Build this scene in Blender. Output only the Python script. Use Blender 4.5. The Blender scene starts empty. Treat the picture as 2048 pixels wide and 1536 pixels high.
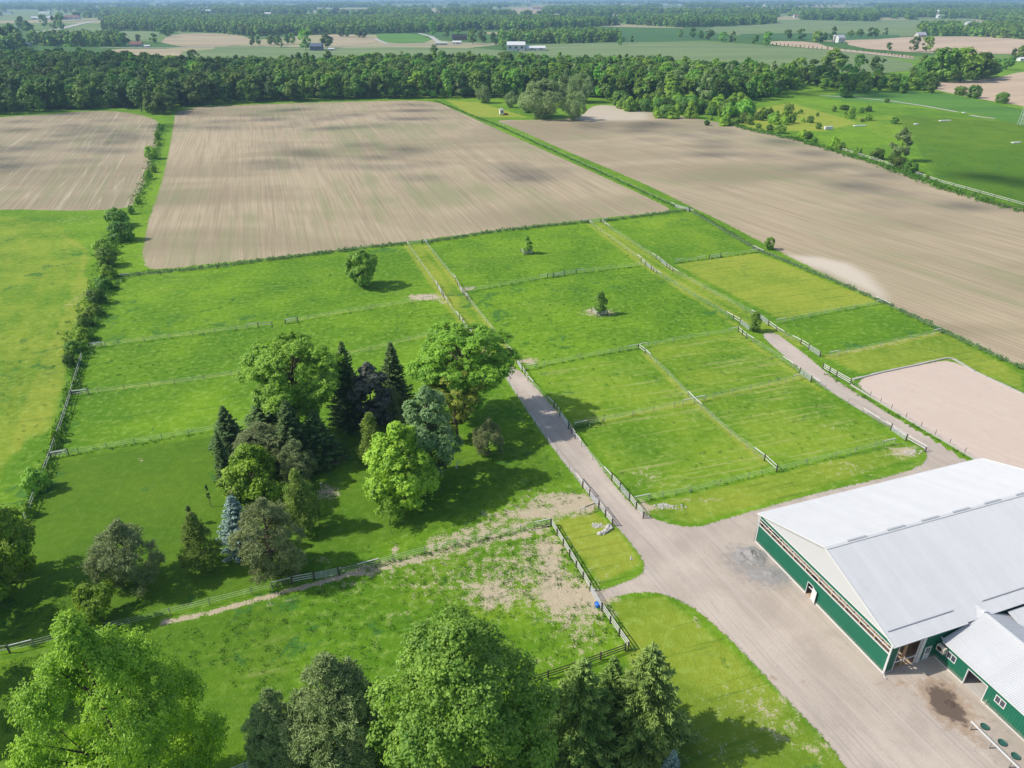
import bpy, bmesh, math, random
import numpy as np
from mathutils import Vector, Matrix

R = math.radians
scene = bpy.context.scene
COL = scene.collection

# ------------------------------------------------------------ camera, sky, sun, exposure
CAM_H = 70.0
F_PX = 1430.0
PITCH = R(28.487)
cam_d = bpy.data.cameras.new("camera")
cam = bpy.data.objects.new("camera", cam_d)
COL.objects.link(cam)
cam.location = (0, 0, CAM_H)
cam.rotation_euler = (R(90) - PITCH, 0, 0)
cam_d.sensor_width = 36.0
cam_d.lens = 36.0 * F_PX / 2048.0
cam_d.clip_start = 0.5
cam_d.clip_end = 60000.0
scene.camera = cam

SUN_EL = 43.0
SUN_DIR = Vector((math.cos(R(SUN_EL)) * 0.998, math.cos(R(SUN_EL)) * 0.04, -math.sin(R(SUN_EL))))  # the way the light travels
world = bpy.data.worlds.new("World")
scene.world = world
world.use_nodes = True
wn = world.node_tree
bg = wn.nodes["Background"]
sky = wn.nodes.new("ShaderNodeTexSky")
sky.sky_type = 'NISHITA'
sky.sun_disc = False
sky.sun_elevation = R(SUN_EL)
sky.sun_rotation = R(266.5)
sky.air_density = 1.0
sky.dust_density = 1.5
wn.links.new(sky.outputs[0], bg.inputs[0])
bg.inputs[1].default_value = 0.15
sun_d = bpy.data.lights.new("sun", 'SUN')
sun_d.energy = 4.15
sun_d.angle = R(0.6)
sun_d.color = (1.0, 0.95, 0.86)
sun = bpy.data.objects.new("sun", sun_d)
COL.objects.link(sun)
sun.rotation_euler = SUN_DIR.to_track_quat('-Z', 'Y').to_euler()
sun.location = (-200, -20, 250)

scene.render.engine = 'CYCLES'
scene.view_settings.view_transform = 'Standard'
scene.view_settings.look = 'None'
scene.view_settings.exposure = 0.10
scene.view_settings.gamma = 1.0
scene.view_settings.use_curve_mapping = False
scene.cycles.volume_bounces = 1
scene.cycles.transparent_max_bounces = 8
scene.cycles.max_bounces = 6

rng = np.random.default_rng(7)
random.seed(7)


# ------------------------------------------------------------ survey: picture point -> place on the ground (metres)
def G(px, py, z=0.0):
    u = (px - 1024.0) / F_PX
    v = (768.0 - py) / F_PX
    dy = math.cos(PITCH) + v * math.sin(PITCH)
    dz = -math.sin(PITCH) + v * math.cos(PITCH)
    t = (z - CAM_H) / dz
    return (u * t, dy * t)


def height_at(bx, by, ty):
    Y = G(bx, by)[1]
    v = (768.0 - ty) / F_PX
    dy = math.cos(PITCH) + v * math.sin(PITCH)
    dz = -math.sin(PITCH) + v * math.cos(PITCH)
    return CAM_H + Y * dz / dy


def metres(px_len, X, Y, z=0):
    return px_len * (Y * math.cos(PITCH) + (CAM_H - z) * math.sin(PITCH)) / F_PX


def GL(pts):
    return [G(*p) for p in pts]


# ------------------------------------------------------------ node helpers
class NT:
    def __init__(self, name):
        self.m = bpy.data.materials.new(name)
        self.m.use_nodes = True
        self.t = self.m.node_tree
        self.t.nodes.clear()
        self.out = self.t.nodes.new("ShaderNodeOutputMaterial")

    def n(self, kind, **kw):
        nd = self.t.nodes.new(kind)
        for k, v in kw.items():
            setattr(nd, k, v)
        return nd

    def link(self, a, b):
        self.t.links.new(a, b)

    def put(self, sock, val):
        if isinstance(val, bpy.types.NodeSocket):
            self.t.links.new(val, sock)
        elif isinstance(val, (tuple, list)) and len(val) == 3 and sock.type == 'RGBA':
            sock.default_value = (*val, 1)
        else:
            sock.default_value = val

    def pos(self):
        return self.n("ShaderNodeNewGeometry").outputs["Position"]

    def mapping(self, vec, rot=0.0, scale=(1, 1, 1)):
        mp = self.n("ShaderNodeMapping")
        mp.vector_type = 'TEXTURE'
        mp.inputs["Rotation"].default_value = (0, 0, rot)
        mp2 = self.n("ShaderNodeMapping")
        self.link(vec, mp.inputs[0])
        mp2.inputs["Scale"].default_value = scale
        self.link(mp.outputs[0], mp2.inputs[0])
        return mp2.outputs[0]

    def noise(self, vec, scale, detail=3, rough=0.55, dist=0.0):
        nd = self.n("ShaderNodeTexNoise")
        self.link(vec, nd.inputs["Vector"])
        nd.inputs["Scale"].default_value = scale
        nd.inputs["Detail"].default_value = detail
        nd.inputs["Roughness"].default_value = rough
        nd.inputs["Distortion"].default_value = dist
        return nd.outputs["Fac"]

    def attr(self, name):
        return self.n("ShaderNodeAttribute", attribute_name=name).outputs["Fac"]

    def math(self, op, a, b=0.0, c=0.0):
        nd = self.n("ShaderNodeMath", operation=op)
        self.put(nd.inputs[0], a)
        self.put(nd.inputs[1], b)
        self.put(nd.inputs[2], c)
        return nd.outputs[0]

    def step(self, v, lo, hi, a=0.0, b=1.0):
        nd = self.n("ShaderNodeMapRange", interpolation_type='SMOOTHSTEP')
        self.put(nd.inputs[0], v)
        nd.inputs[1].default_value = lo
        nd.inputs[2].default_value = hi
        nd.inputs[3].default_value = a
        nd.inputs[4].default_value = b
        return nd.outputs[0]

    def mix(self, f, a, b, blend='MIX'):
        nd = self.n("ShaderNodeMix", data_type='RGBA', blend_type=blend)
        self.put(nd.inputs[0], f)
        self.put(nd.inputs[6], a)
        self.put(nd.inputs[7], b)
        return nd.outputs[2]

    def scale_col(self, c, f):
        nd = self.n("ShaderNodeVectorMath", operation='SCALE')
        self.put(nd.inputs[0], c)
        self.put(nd.inputs[3], f)
        return nd.outputs[0]

    def bump(self, h, strength=0.5, dist=0.1):
        nd = self.n("ShaderNodeBump")
        nd.inputs["Strength"].default_value = strength
        nd.inputs["Distance"].default_value = dist
        self.link(h, nd.inputs["Height"])
        return nd.outputs[0]

    def principled(self, col, rough=0.9, metal=0.0, normal=None, spec=0.2):
        p = self.n("ShaderNodeBsdfPrincipled")
        self.put(p.inputs["Base Color"], col)
        self.put(p.inputs["Roughness"], rough)
        p.inputs["Metallic"].default_value = metal
        p.inputs["Specular IOR Level"].default_value = spec
        if normal is not None:
            self.link(normal, p.inputs["Normal"])
        self.link(p.outputs[0], self.out.inputs["Surface"])
        return p


def grass_colour(k):
    P = k.pos()
    n1 = k.noise(P, 0.011, 3)
    n2 = k.noise(P, 0.07, 4, 0.6)
    n3 = k.noise(P, 0.8, 5, 0.65)
    n4 = k.noise(P, 4.5, 3, 0.6)
    f = k.math('ADD', k.math('MULTIPLY', n1, 0.55), k.math('MULTIPLY', n2, 0.45))
    c = k.mix(k.step(f, 0.38, 0.62), (0.088, 0.205, 0.010), (0.170, 0.310, 0.014))
    yel = k.attr("yel")
    c = k.mix(k.step(k.math('ADD', yel, k.math('MULTIPLY', k.math('SUBTRACT', n2, 0.5), 1.1)), 0.15, 1.0),
              c, (0.290, 0.335, 0.040))
    # pale dry tips
    c = k.mix(k.step(n3, 0.46, 0.74, 0.0, 0.55), c, (0.29, 0.39, 0.085))
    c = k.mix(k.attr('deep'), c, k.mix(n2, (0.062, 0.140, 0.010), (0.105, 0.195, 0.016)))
    mow = k.noise(k.mapping(P, R(17), (0.05, 1.1, 1)), 1.0, 4, 0.6, 0.3)
    patch = k.math('MULTIPLY', k.noise(P, 0.045, 3, 0.5), k.attr('mow'))
    c = k.mix(k.math('MULTIPLY', k.step(mow, 0.50, 0.72, 0, 0.7), k.step(patch, 0.40, 0.60)), c, (0.36, 0.37, 0.13))
    c = k.mix(k.math('MULTIPLY', k.step(mow, 0.30, 0.46, 0.5, 0), k.step(patch, 0.40, 0.60, 1, 0.2)), c, (0.060, 0.150, 0.016))
    # darker coarse clumps
    n5 = k.noise(P, 0.21, 5, 0.7, 0.4)
    lush = k.attr("lush")
    c = k.mix(k.step(k.math('ADD', n5, k.math('MULTIPLY', lush, 0.22)), 0.60, 0.70, 0.0, 0.75), c, (0.046, 0.150, 0.030))
    c = k.scale_col(c, k.math('ADD', 0.55, k.math('ADD', k.math('MULTIPLY', n3, 0.45), k.math('MULTIPLY', n4, 0.42))))
    # bare ground worn through the sward
    wear = k.attr("wear")
    w = k.math('ADD', k.math('MULTIPLY', wear, 0.80),
               k.math('ADD', k.math('MULTIPLY', k.math('SUBTRACT', n3, 0.5), 1.9),
                      k.math('MULTIPLY', k.math('SUBTRACT', n4, 0.5), 1.6)))
    soil = k.mix(k.noise(P, 1.3, 3), (0.38, 0.31, 0.21), (0.56, 0.48, 0.33))
    c = k.mix(k.step(w, 0.50, 0.80), c, soil)
    h = k.math('ADD', k.math('MULTIPLY', n3, 0.6), k.math('MULTIPLY', n4, 0.4))
    return P, c, h, (n1, n2, n3, n4)


def mat_ground():
    k = NT("grass_land")
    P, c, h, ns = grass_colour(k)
    # far patchwork of crops
    vor = k.n("ShaderNodeTexVoronoi", feature='F1')
    k.link(k.mapping(P, 0.35, (0.0036, 0.0022, 0.003)), vor.inputs["Vector"])
    vor.inputs["Scale"].default_value = 1.0
    sep = k.n("ShaderNodeSeparateColor")
    k.link(vor.outputs["Color"], sep.inputs[0])
    far = k.mix(k.step(sep.outputs[0], 0.35, 0.36), (0.07, 0.15, 0.035), (0.15, 0.22, 0.065))
    far = k.mix(k.step(sep.outputs[0], 0.62, 0.63), far, (0.34, 0.31, 0.17))
    far = k.mix(k.step(sep.outputs[1], 0.75, 0.76), far, (0.10, 0.17, 0.05))
    sp = k.n("ShaderNodeSeparateXYZ")
    k.link(P, sp.inputs[0])
    c = k.mix(k.step(sp.outputs[1], 900, 1100), c, far)
    nrm = k.bump(h, 0.9, 0.25)
    k.principled(c, 0.95, normal=nrm, spec=0.1)
    return k.m


def edge_mix(k, special, amp=1.2, scale=1.2, soft=0.5, hspec=None):
    """special surface inside its outline, the surrounding grass past the ragged rim"""
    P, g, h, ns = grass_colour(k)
    e = k.attr("edge")
    n = k.math('MULTIPLY', k.math('SUBTRACT', k.noise(P, scale, 4, 0.7), 0.5), amp * 2)
    f = k.step(k.math('ADD', e, n), -soft / 2, soft / 2)
    c = k.mix(f, g, special)
    hh = k.math('MULTIPLY', h, k.math('SUBTRACT', 1.0, k.math('MULTIPLY', f, 0.8)))
    if hspec is not None:
        hh = k.math('ADD', hh, k.math('MULTIPLY', hspec, f))
    k.principled(c, 0.95, normal=k.bump(hh, 0.8, 0.2), spec=0.1)
    return k.m


def mat_soil(name, ang, kind, amp=1.5):
    k = NT(name)
    P = k.pos()
    # long streaks along the drilling direction, dry crowns pale, cloud shade painted as dark bands, thin seedlings
    st = k.noise(k.mapping(P, ang, (0.03, 0.9, 1)), 1.0, 4, 0.6)
    st2 = k.noise(k.mapping(P, ang, (0.008, 0.16, 1)), 1.0, 4, 0.6, 0.3)
    big = k.noise(k.mapping(P, ang + 0.6, (0.012, 0.012, 1)), 1.0, 4, 0.55, 0.5)
    shade_band = k.noise(k.mapping(P, 0.05, (0.006, 0.018, 1)), 1.0, 4, 0.5, 0.7)
    fine = k.noise(P, 2.5, 4, 0.7)
    c = k.mix(k.step(st, 0.25, 0.75), (0.350, 0.285, 0.185), (0.485, 0.39, 0.260))
    c = k.mix(k.step(st2, 0.35, 0.7, 0, 0.5), c, (0.57, 0.46, 0.31))
    c = k.mix(k.step(shade_band, 0.46, 0.66, 0, 0.6), c, (0.26, 0.215, 0.135))
    c = k.mix(k.step(k.math('ADD', k.math('MULTIPLY', st2, 0.5), k.math('MULTIPLY', big, 0.6)), 0.53, 0.70, 0, 0.65), c, (0.235, 0.26, 0.125))
    fur = k.noise(k.mapping(P, ang, (0.012, 1.6, 1)), 1.0, 2, 0.5)
    c = k.mix(k.step(fur, 0.52, 0.62, 0, 0.35), c, (0.24, 0.20, 0.12))
    c = k.mix(k.attr("pale"), c, (0.62, 0.54, 0.43))
    if kind == 'rows':
        for fr, off, wd, st_ in ((0.16, 0.0, 0.010, 0.75), (0.30, 40.0, 0.016, 0.5)):
            nl = k.noise(k.mapping(P, ang + off * 0.0005, (0.0035, fr, 1)), 1.0, 2, 0.5, 0.15)
            dl = k.math('ABSOLUTE', k.math('SUBTRACT', nl, 0.52))
            c = k.mix(k.step(dl, 0.0, wd * 1.8, st_, 0), c, (0.56, 0.48, 0.33))
        c = k.mix(k.step(st, 0.5, 0.7, 0, 0.45), c, (0.20, 0.17, 0.11))
        c = k.mix(0.2, c, (0.26, 0.23, 0.15))
    c = k.scale_col(c, k.math('ADD', 0.70, k.math('MULTIPLY', fine, 0.44)))
    return edge_mix(k, c, amp, 0.5, 0.8, hspec=k.math('MULTIPLY', fine, 0.5))


def mat_gravel():
    k = NT("packed_gravel")
    P = k.pos()
    a = k.noise(P, 0.12, 4, 0.6, 0.6)
    b = k.noise(P, 1.2, 5, 0.7)
    f = k.noise(P, 9.0, 3, 0.7)
    tr = k.noise(k.mapping(P, R(115), (0.02, 0.55, 1)), 1.0, 3, 0.5, 0.5)
    c = k.mix(k.step(a, 0.3, 0.7), (0.455, 0.380, 0.315), (0.575, 0.485, 0.40))
    c = k.mix(k.step(tr, 0.45, 0.7, 0, 0.45), c, (0.62, 0.54, 0.46))
    rut = k.noise(k.mapping(P, R(112), (0.012, 0.9, 1)), 1.0, 3, 0.6, 0.9)
    c = k.mix(k.step(k.math('ABSOLUTE', k.math('SUBTRACT', rut, 0.5)), 0.0, 0.035, 0.4, 0), c, (0.36, 0.33, 0.30))
    c = k.mix(k.step(b, 0.55, 0.8, 0, 0.5), c, (0.37, 0.33, 0.29))
    c = k.mix(k.step(f, 0.60, 0.75, 0, 0.5), c, (0.70, 0.66, 0.61))
    sn = k.math('ADD', k.attr("grey"), k.math('MULTIPLY', k.math('SUBTRACT', b, 0.5), 1.1))
    c = k.mix(k.step(sn, 0.3, 0.95, 0, 0.8), c, (0.27, 0.26, 0.25))
    sn = k.math('ADD', k.attr("stain"), k.math('ADD', k.math('MULTIPLY', k.math('SUBTRACT', b, 0.5), 1.1), k.math('MULTIPLY', k.math('SUBTRACT', k.noise(P, 0.45, 3, 0.6), 0.5), 1.3)))
    c = k.mix(k.step(sn, 0.25, 0.6, 0, 0.75), c, (0.40, 0.29, 0.20))
    c = k.mix(k.step(sn, 0.62, 1.0, 0, 0.9), c, (0.13, 0.095, 0.075))
    c = k.scale_col(c, k.math('ADD', 0.68, k.math('MULTIPLY', f, 0.44)))
    return edge_mix(k, c, 0.75, 2.0, 0.3, hspec=k.math('ADD', k.math('MULTIPLY', f, 0.12), k.math('MULTIPLY', b, 0.2)))


def mat_sand():
    k = NT("arena_sand")
    P = k.pos()
    a = k.noise(P, 0.08, 3, 0.5, 1.0)
    rg = k.noise(k.mapping(P, R(-55), (0.05, 1.6, 1)), 1.0, 3, 0.5, 1.2)
    f = k.noise(P, 6.0, 3, 0.7)
    c = k.mix(a, (0.53, 0.425, 0.35), (0.61, 0.50, 0.415))
    c = k.mix(k.step(k.noise(P, 0.5, 4, 0.7), 0.5, 0.75, 0, 0.5), c, (0.44, 0.35, 0.28))
    c = k.mix(k.step(rg, 0.42, 0.62, 0, 0.75), c, (0.56, 0.445, 0.36))
    c = k.scale_col(c, k.math('ADD', 0.88, k.math('MULTIPLY', f, 0.24)))
    return edge_mix(k, c, 0.6, 0.9, 0.5, hspec=k.math('MULTIPLY', rg, 0.4))


def mat_plain(name, col, rough=0.7, metal=0.0, var=0.15, vscale=3.0, spec=0.3, bump=0.0):
    k = NT(name)
    P = k.pos()
    n = k.noise(P, vscale, 4, 0.6)
    n2 = k.noise(P, vscale * 6, 3, 0.6)
    f = k.math('ADD', 1.0 - var, k.math('ADD', k.math('MULTIPLY', n, var), k.math('MULTIPLY', n2, var)))
    c = k.scale_col(col, f)
    k.principled(c, rough, metal, k.bump(n2, 0.4, bump) if bump else None, spec)
    return k.m


def mat_crop(name, a, b, ang=0.0):
    k = NT(name)
    P = k.pos()
    n = k.noise(k.mapping(P, ang, (0.004, 0.02, 1)), 1.0, 4, 0.6)
    n2 = k.noise(P, 0.3, 3, 0.6)
    c = k.mix(k.step(n, 0.35, 0.65), a, b)
    c = k.scale_col(c, k.math('ADD', 0.8, k.math('MULTIPLY', n2, 0.4)))
    k.principled(c, 0.95, spec=0.1)
    return k.m


def mat_leaf(name, dark, light, back=None, gloss=0.5, trans=0.32, backmix=0.0, gain=1.9, hv=0.014, vv=0.4):
    k = NT(name)
    dark = tuple(v * gain * 1.15 for v in dark)
    light = tuple(v * gain for v in light)
    t = k.attr("tint")
    oi = k.n("ShaderNodeObjectInfo")
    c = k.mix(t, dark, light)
    hsv = k.n("ShaderNodeHueSaturation")
    k.put(hsv.inputs["Hue"], k.math('ADD', 0.5 - hv / 2, k.math('MULTIPLY', oi.outputs["Random"], hv)))
    k.put(hsv.inputs["Value"], k.math('ADD', 1.0 - vv / 2, k.math('MULTIPLY', k.math('FRACT', k.math('MULTIPLY', oi.outputs["Random"], 7.31)), vv)))
    k.link(c, hsv.inputs["Color"])
    c = hsv.outputs[0]
    if back is not None:
        c = k.mix(k.step(k.attr("side"), 0.5, 0.6, 0, backmix), c, back)
    p = k.principled(c, gloss, spec=0.35)
    tr = k.n("ShaderNodeBsdfTranslucent")
    k.link(k.mix(1.0, c, (1.3, 1.25, 0.45), 'MULTIPLY'), tr.inputs[0])
    mx = k.n("ShaderNodeMixShader")
    mx.inputs[0].default_value = trans
    k.link(p.outputs[0], mx.inputs[1])
    k.link(tr.outputs[0], mx.inputs[2])
    k.link(mx.outputs[0], k.out.inputs["Surface"])
    return k.m


M = {}
M['ground'] = mat_ground()
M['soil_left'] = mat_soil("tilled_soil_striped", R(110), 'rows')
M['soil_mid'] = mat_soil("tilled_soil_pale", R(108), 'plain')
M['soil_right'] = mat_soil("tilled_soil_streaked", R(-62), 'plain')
M['gravel'] = mat_gravel()
M['sand'] = mat_sand()
M['tan'] = mat_crop("stubble_tan", (0.33, 0.27, 0.17), (0.42, 0.35, 0.22))
M['tan_pink'] = mat_crop("stubble_pink", (0.44, 0.33, 0.23), (0.52, 0.40, 0.28), 0.4)
M['crop_pale'] = mat_crop("young_crop_pale", (0.15, 0.21, 0.085), (0.20, 0.26, 0.11))
M['crop_green'] = mat_crop("young_crop_green", (0.08, 0.19, 0.03), (0.11, 0.24, 0.04))
M['crop_dark'] = mat_crop("crop_dark", (0.055, 0.13, 0.04), (0.075, 0.16, 0.05))
M['crop_olive'] = mat_crop("hay_olive", (0.13, 0.20, 0.035), (0.19, 0.25, 0.055), 1.2)
M['road_pale'] = mat_plain("road_pale", (0.42, 0.40, 0.36), 0.95, var=0.1, vscale=0.2)
M['bark'] = mat_plain("bark", (0.10, 0.075, 0.055), 0.95, var=0.4, vscale=4, bump=0.03)
M['bark_pale'] = mat_plain("bark_pale", (0.22, 0.19, 0.15), 0.95, var=0.4, vscale=4, bump=0.03)
M['post'] = mat_plain("weathered_post", (0.10, 0.085, 0.07), 0.9, var=0.4, vscale=2)
M['post_pale'] = mat_plain("grey_post", (0.30, 0.28, 0.25), 0.9, var=0.3, vscale=2)
M['board'] = mat_plain("weathered_board", (0.42, 0.40, 0.37), 0.85, var=0.3, vscale=1.5)
M['board_white'] = mat_plain("whitewashed_board", (0.62, 0.61, 0.58), 0.8, var=0.2, vscale=1.5)
M['tape'] = mat_plain("white_fence_rope", (0.62, 0.66, 0.58), 0.7, var=0.1)
M['gate'] = mat_plain("galvanised_tube", (0.60, 0.61, 0.62), 0.45, 0.35, var=0.1)
def mat_roof():
    k = NT("white_roof_metal")
    P = k.pos()
    oi = k.n("ShaderNodeObjectInfo")
    n = k.noise(P, 0.35, 4, 0.6)
    streak = k.noise(k.mapping(P, R(109), (0.12, 3.0, 1)), 1.0, 4, 0.6)
    f = k.math('ADD', 0.93, k.math('MULTIPLY', oi.outputs["Random"], 0.05))
    f = k.math('MULTIPLY', f, k.math('ADD', 0.92, k.math('MULTIPLY', n, 0.13)))
    c = k.scale_col((0.565, 0.57, 0.58), f)
    c = k.mix(k.step(streak, 0.55, 0.8, 0, 0.35), c, (0.40, 0.385, 0.36))
    k.principled(c, 0.5, 0.0, None, 0.35)
    return k.m


M['roof'] = mat_roof()
M['white'] = mat_plain("white_trim", (0.64, 0.64, 0.63), 0.5, var=0.06, vscale=1)
M['gable'] = mat_plain("white_gable_metal", (0.555, 0.555, 0.56), 0.5, var=0.04, vscale=0.6)
def mat_siding():
    k = NT("green_siding")
    P = k.pos()
    n = k.noise(P, 0.8, 4, 0.6); n2 = k.noise(P, 5.0, 4, 0.7)
    sp = k.n("ShaderNodeSeparateXYZ"); k.link(P, sp.inputs[0])
    c = k.scale_col((0.011, 0.135, 0.080), k.math('ADD', 0.85, k.math('MULTIPLY', n, 0.3)))
    dust = k.step(k.math('ADD', sp.outputs[2], k.math('MULTIPLY', k.math('SUBTRACT', n2, 0.5), 1.2)), 0.1, 0.75, 0.55, 0)
    c = k.mix(dust, c, (0.34, 0.28, 0.22))
    k.principled(c, 0.5, 0.0, None, 0.35)
    return k.m


M['green'] = mat_siding()
M['timber'] = mat_plain("barn_timber", (0.42, 0.27, 0.15), 0.8, var=0.3, vscale=1.5)
M['timber_dark'] = mat_plain("barn_plank", (0.20, 0.12, 0.075), 0.9, var=0.3, vscale=1.0)
M['sand_in'] = mat_plain("indoor_sand", (0.50, 0.36, 0.24), 0.95, var=0.25, vscale=0.8)
M['concrete'] = mat_plain("concrete", (0.48, 0.45, 0.41), 0.9, var=0.2, vscale=1.0)
M['vent'] = mat_plain("ridge_vent", (0.42, 0.43, 0.44), 0.6, var=0.1)
M['glass'] = mat_plain("window_glass", (0.06, 0.07, 0.09), 0.08, 0.0, var=0.2, spec=0.8)
M['rock'] = mat_plain("limestone", (0.48, 0.46, 0.42), 0.9, var=0.35, vscale=1.5, bump=0.05)
M['dark_gravel'] = mat_plain("dark_gravel", (0.30, 0.285, 0.27), 0.95, var=0.5, vscale=2.5, bump=0.1)
M['dung'] = mat_plain("dark_manure", (0.10, 0.072, 0.055), 0.95, var=0.5, vscale=3, bump=0.08)
M['blue'] = mat_plain("blue_plastic", (0.02, 0.17, 0.60), 0.35, var=0.05, spec=0.5)
M['tubgreen'] = mat_plain("green_rubber", (0.03, 0.11, 0.085), 0.6, var=0.2)
M['water'] = mat_plain("trough_water", (0.03, 0.16, 0.38), 0.05, var=0.05, spec=0.6)
M['beige'] = mat_plain("beige_metal", (0.62, 0.57, 0.48), 0.5, var=0.08)
M['black'] = mat_plain("black_plastic", (0.03, 0.03, 0.03), 0.6, var=0.1)
M['redroof'] = mat_plain("brown_red_roof", (0.24, 0.12, 0.10), 0.9, var=0.2)
M['darkroof'] = mat_plain("slate_blue_roof", (0.10, 0.13, 0.18), 0.8, var=0.2)
M['rust'] = mat_plain("red_paint", (0.35, 0.08, 0.05), 0.6, var=0.3)

LEAF = {
    'maple': mat_leaf("leaf_maple", (0.050, 0.120, 0.007), (0.250, 0.365, 0.032)),
    'maple_dark': mat_leaf("leaf_deep_green", (0.026, 0.078, 0.006), (0.175, 0.280, 0.040)),
    'locust': mat_leaf("leaf_locust", (0.055, 0.135, 0.010), (0.235, 0.365, 0.035)),
    'yellow': mat_leaf("leaf_yellow_green", (0.048, 0.110, 0.005), (0.205, 0.305, 0.018)),
    'purple': mat_leaf("leaf_purple", (0.028, 0.032, 0.024), (0.092, 0.100, 0.078)),
    'silver': mat_leaf("leaf_silver", (0.045, 0.100, 0.020), (0.235, 0.320, 0.150)),
    'gold': mat_leaf("leaf_gold", (0.060, 0.090, 0.010), (0.230, 0.260, 0.030)),
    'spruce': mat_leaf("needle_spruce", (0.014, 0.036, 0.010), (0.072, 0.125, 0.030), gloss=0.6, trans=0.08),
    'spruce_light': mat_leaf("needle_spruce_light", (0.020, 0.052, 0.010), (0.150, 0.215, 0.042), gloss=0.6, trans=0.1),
    'blue': mat_leaf("needle_blue", (0.045, 0.080, 0.070), (0.150, 0.215, 0.185), gloss=0.6, trans=0.05),
    'pine': mat_leaf("needle_pine", (0.062, 0.100, 0.028), (0.250, 0.320, 0.120), gloss=0.6, trans=0.08),
    'pine_brown': mat_leaf("needle_pine_brown", (0.056, 0.076, 0.024), (0.190, 0.222, 0.085), gloss=0.6, trans=0.08),
    'olive': mat_leaf("leaf_cedar_olive", (0.040, 0.080, 0.010), (0.180, 0.230, 0.035), gloss=0.6, trans=0.1),
    'willow': mat_leaf("leaf_willow", (0.075, 0.120, 0.038), (0.225, 0.290, 0.120)),
    'wood_a': mat_leaf("leaf_wood", (0.024, 0.072, 0.009), (0.140, 0.220, 0.034), hv=0.05, vv=0.8),
    'wood_b': mat_leaf("leaf_wood_light", (0.034, 0.098, 0.009), (0.185, 0.290, 0.036), hv=0.05, vv=0.8),
    'weed': mat_leaf("weed_leaves", (0.022, 0.075, 0.008), (0.090, 0.170, 0.022)),
}


# ------------------------------------------------------------ object helpers
def tag(o, label=None, cat=None, group=None, kind=None):
    if label: o['label'] = label
    if cat: o['category'] = cat
    if group: o['group'] = group
    if kind: o['kind'] = kind
    return o


def link(name, data, parent=None, loc=None, rotz=0.0, scale=None):
    o = bpy.data.objects.new(name, data)
    COL.objects.link(o)
    if parent is not None: o.parent = parent
    if loc is not None: o.location = loc
    if rotz: o.rotation_euler = (0, 0, rotz)
    if scale is not None: o.scale = scale
    return o


def empty(name, loc, rotz=0.0):
    o = link(name, None, None, loc, rotz)
    o.empty_display_size = 0.3
    return o


def mesh_np(name, V, Fc, mat, attrs=None, smooth=False, mats=None, mat_idx=None):
    """V (n,3), Fc (m,k) faces with k corners each"""
    V = np.asarray(V, dtype=np.float32)
    Fc = np.asarray(Fc, dtype=np.int32)
    me = bpy.data.meshes.new(name)
    m, k = Fc.shape
    me.vertices.add(len(V))
    me.vertices.foreach_set("co", V.ravel())
    me.loops.add(m * k)
    me.loops.foreach_set("vertex_index", Fc.ravel())
    me.polygons.add(m)
    me.polygons.foreach_set("loop_start", np.arange(0, m * k, k, dtype=np.int32))
    me.polygons.foreach_set("loop_total", np.full(m, k, dtype=np.int32))
    if attrs:
        for nm, (dom, arr) in attrs.items():
            a = me.attributes.new(nm, 'FLOAT', dom)
            a.data.foreach_set("value", np.asarray(arr, dtype=np.float32))
    for mm in (mats or [mat]):
        me.materials.append(mm)
    if mat_idx is not None:
        me.polygons.foreach_set("material_index", np.asarray(mat_idx, dtype=np.int32))
    me.polygons.foreach_set("use_smooth", np.full(m, smooth, dtype=bool))
    me.update(calc_edges=True)
    return me


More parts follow.
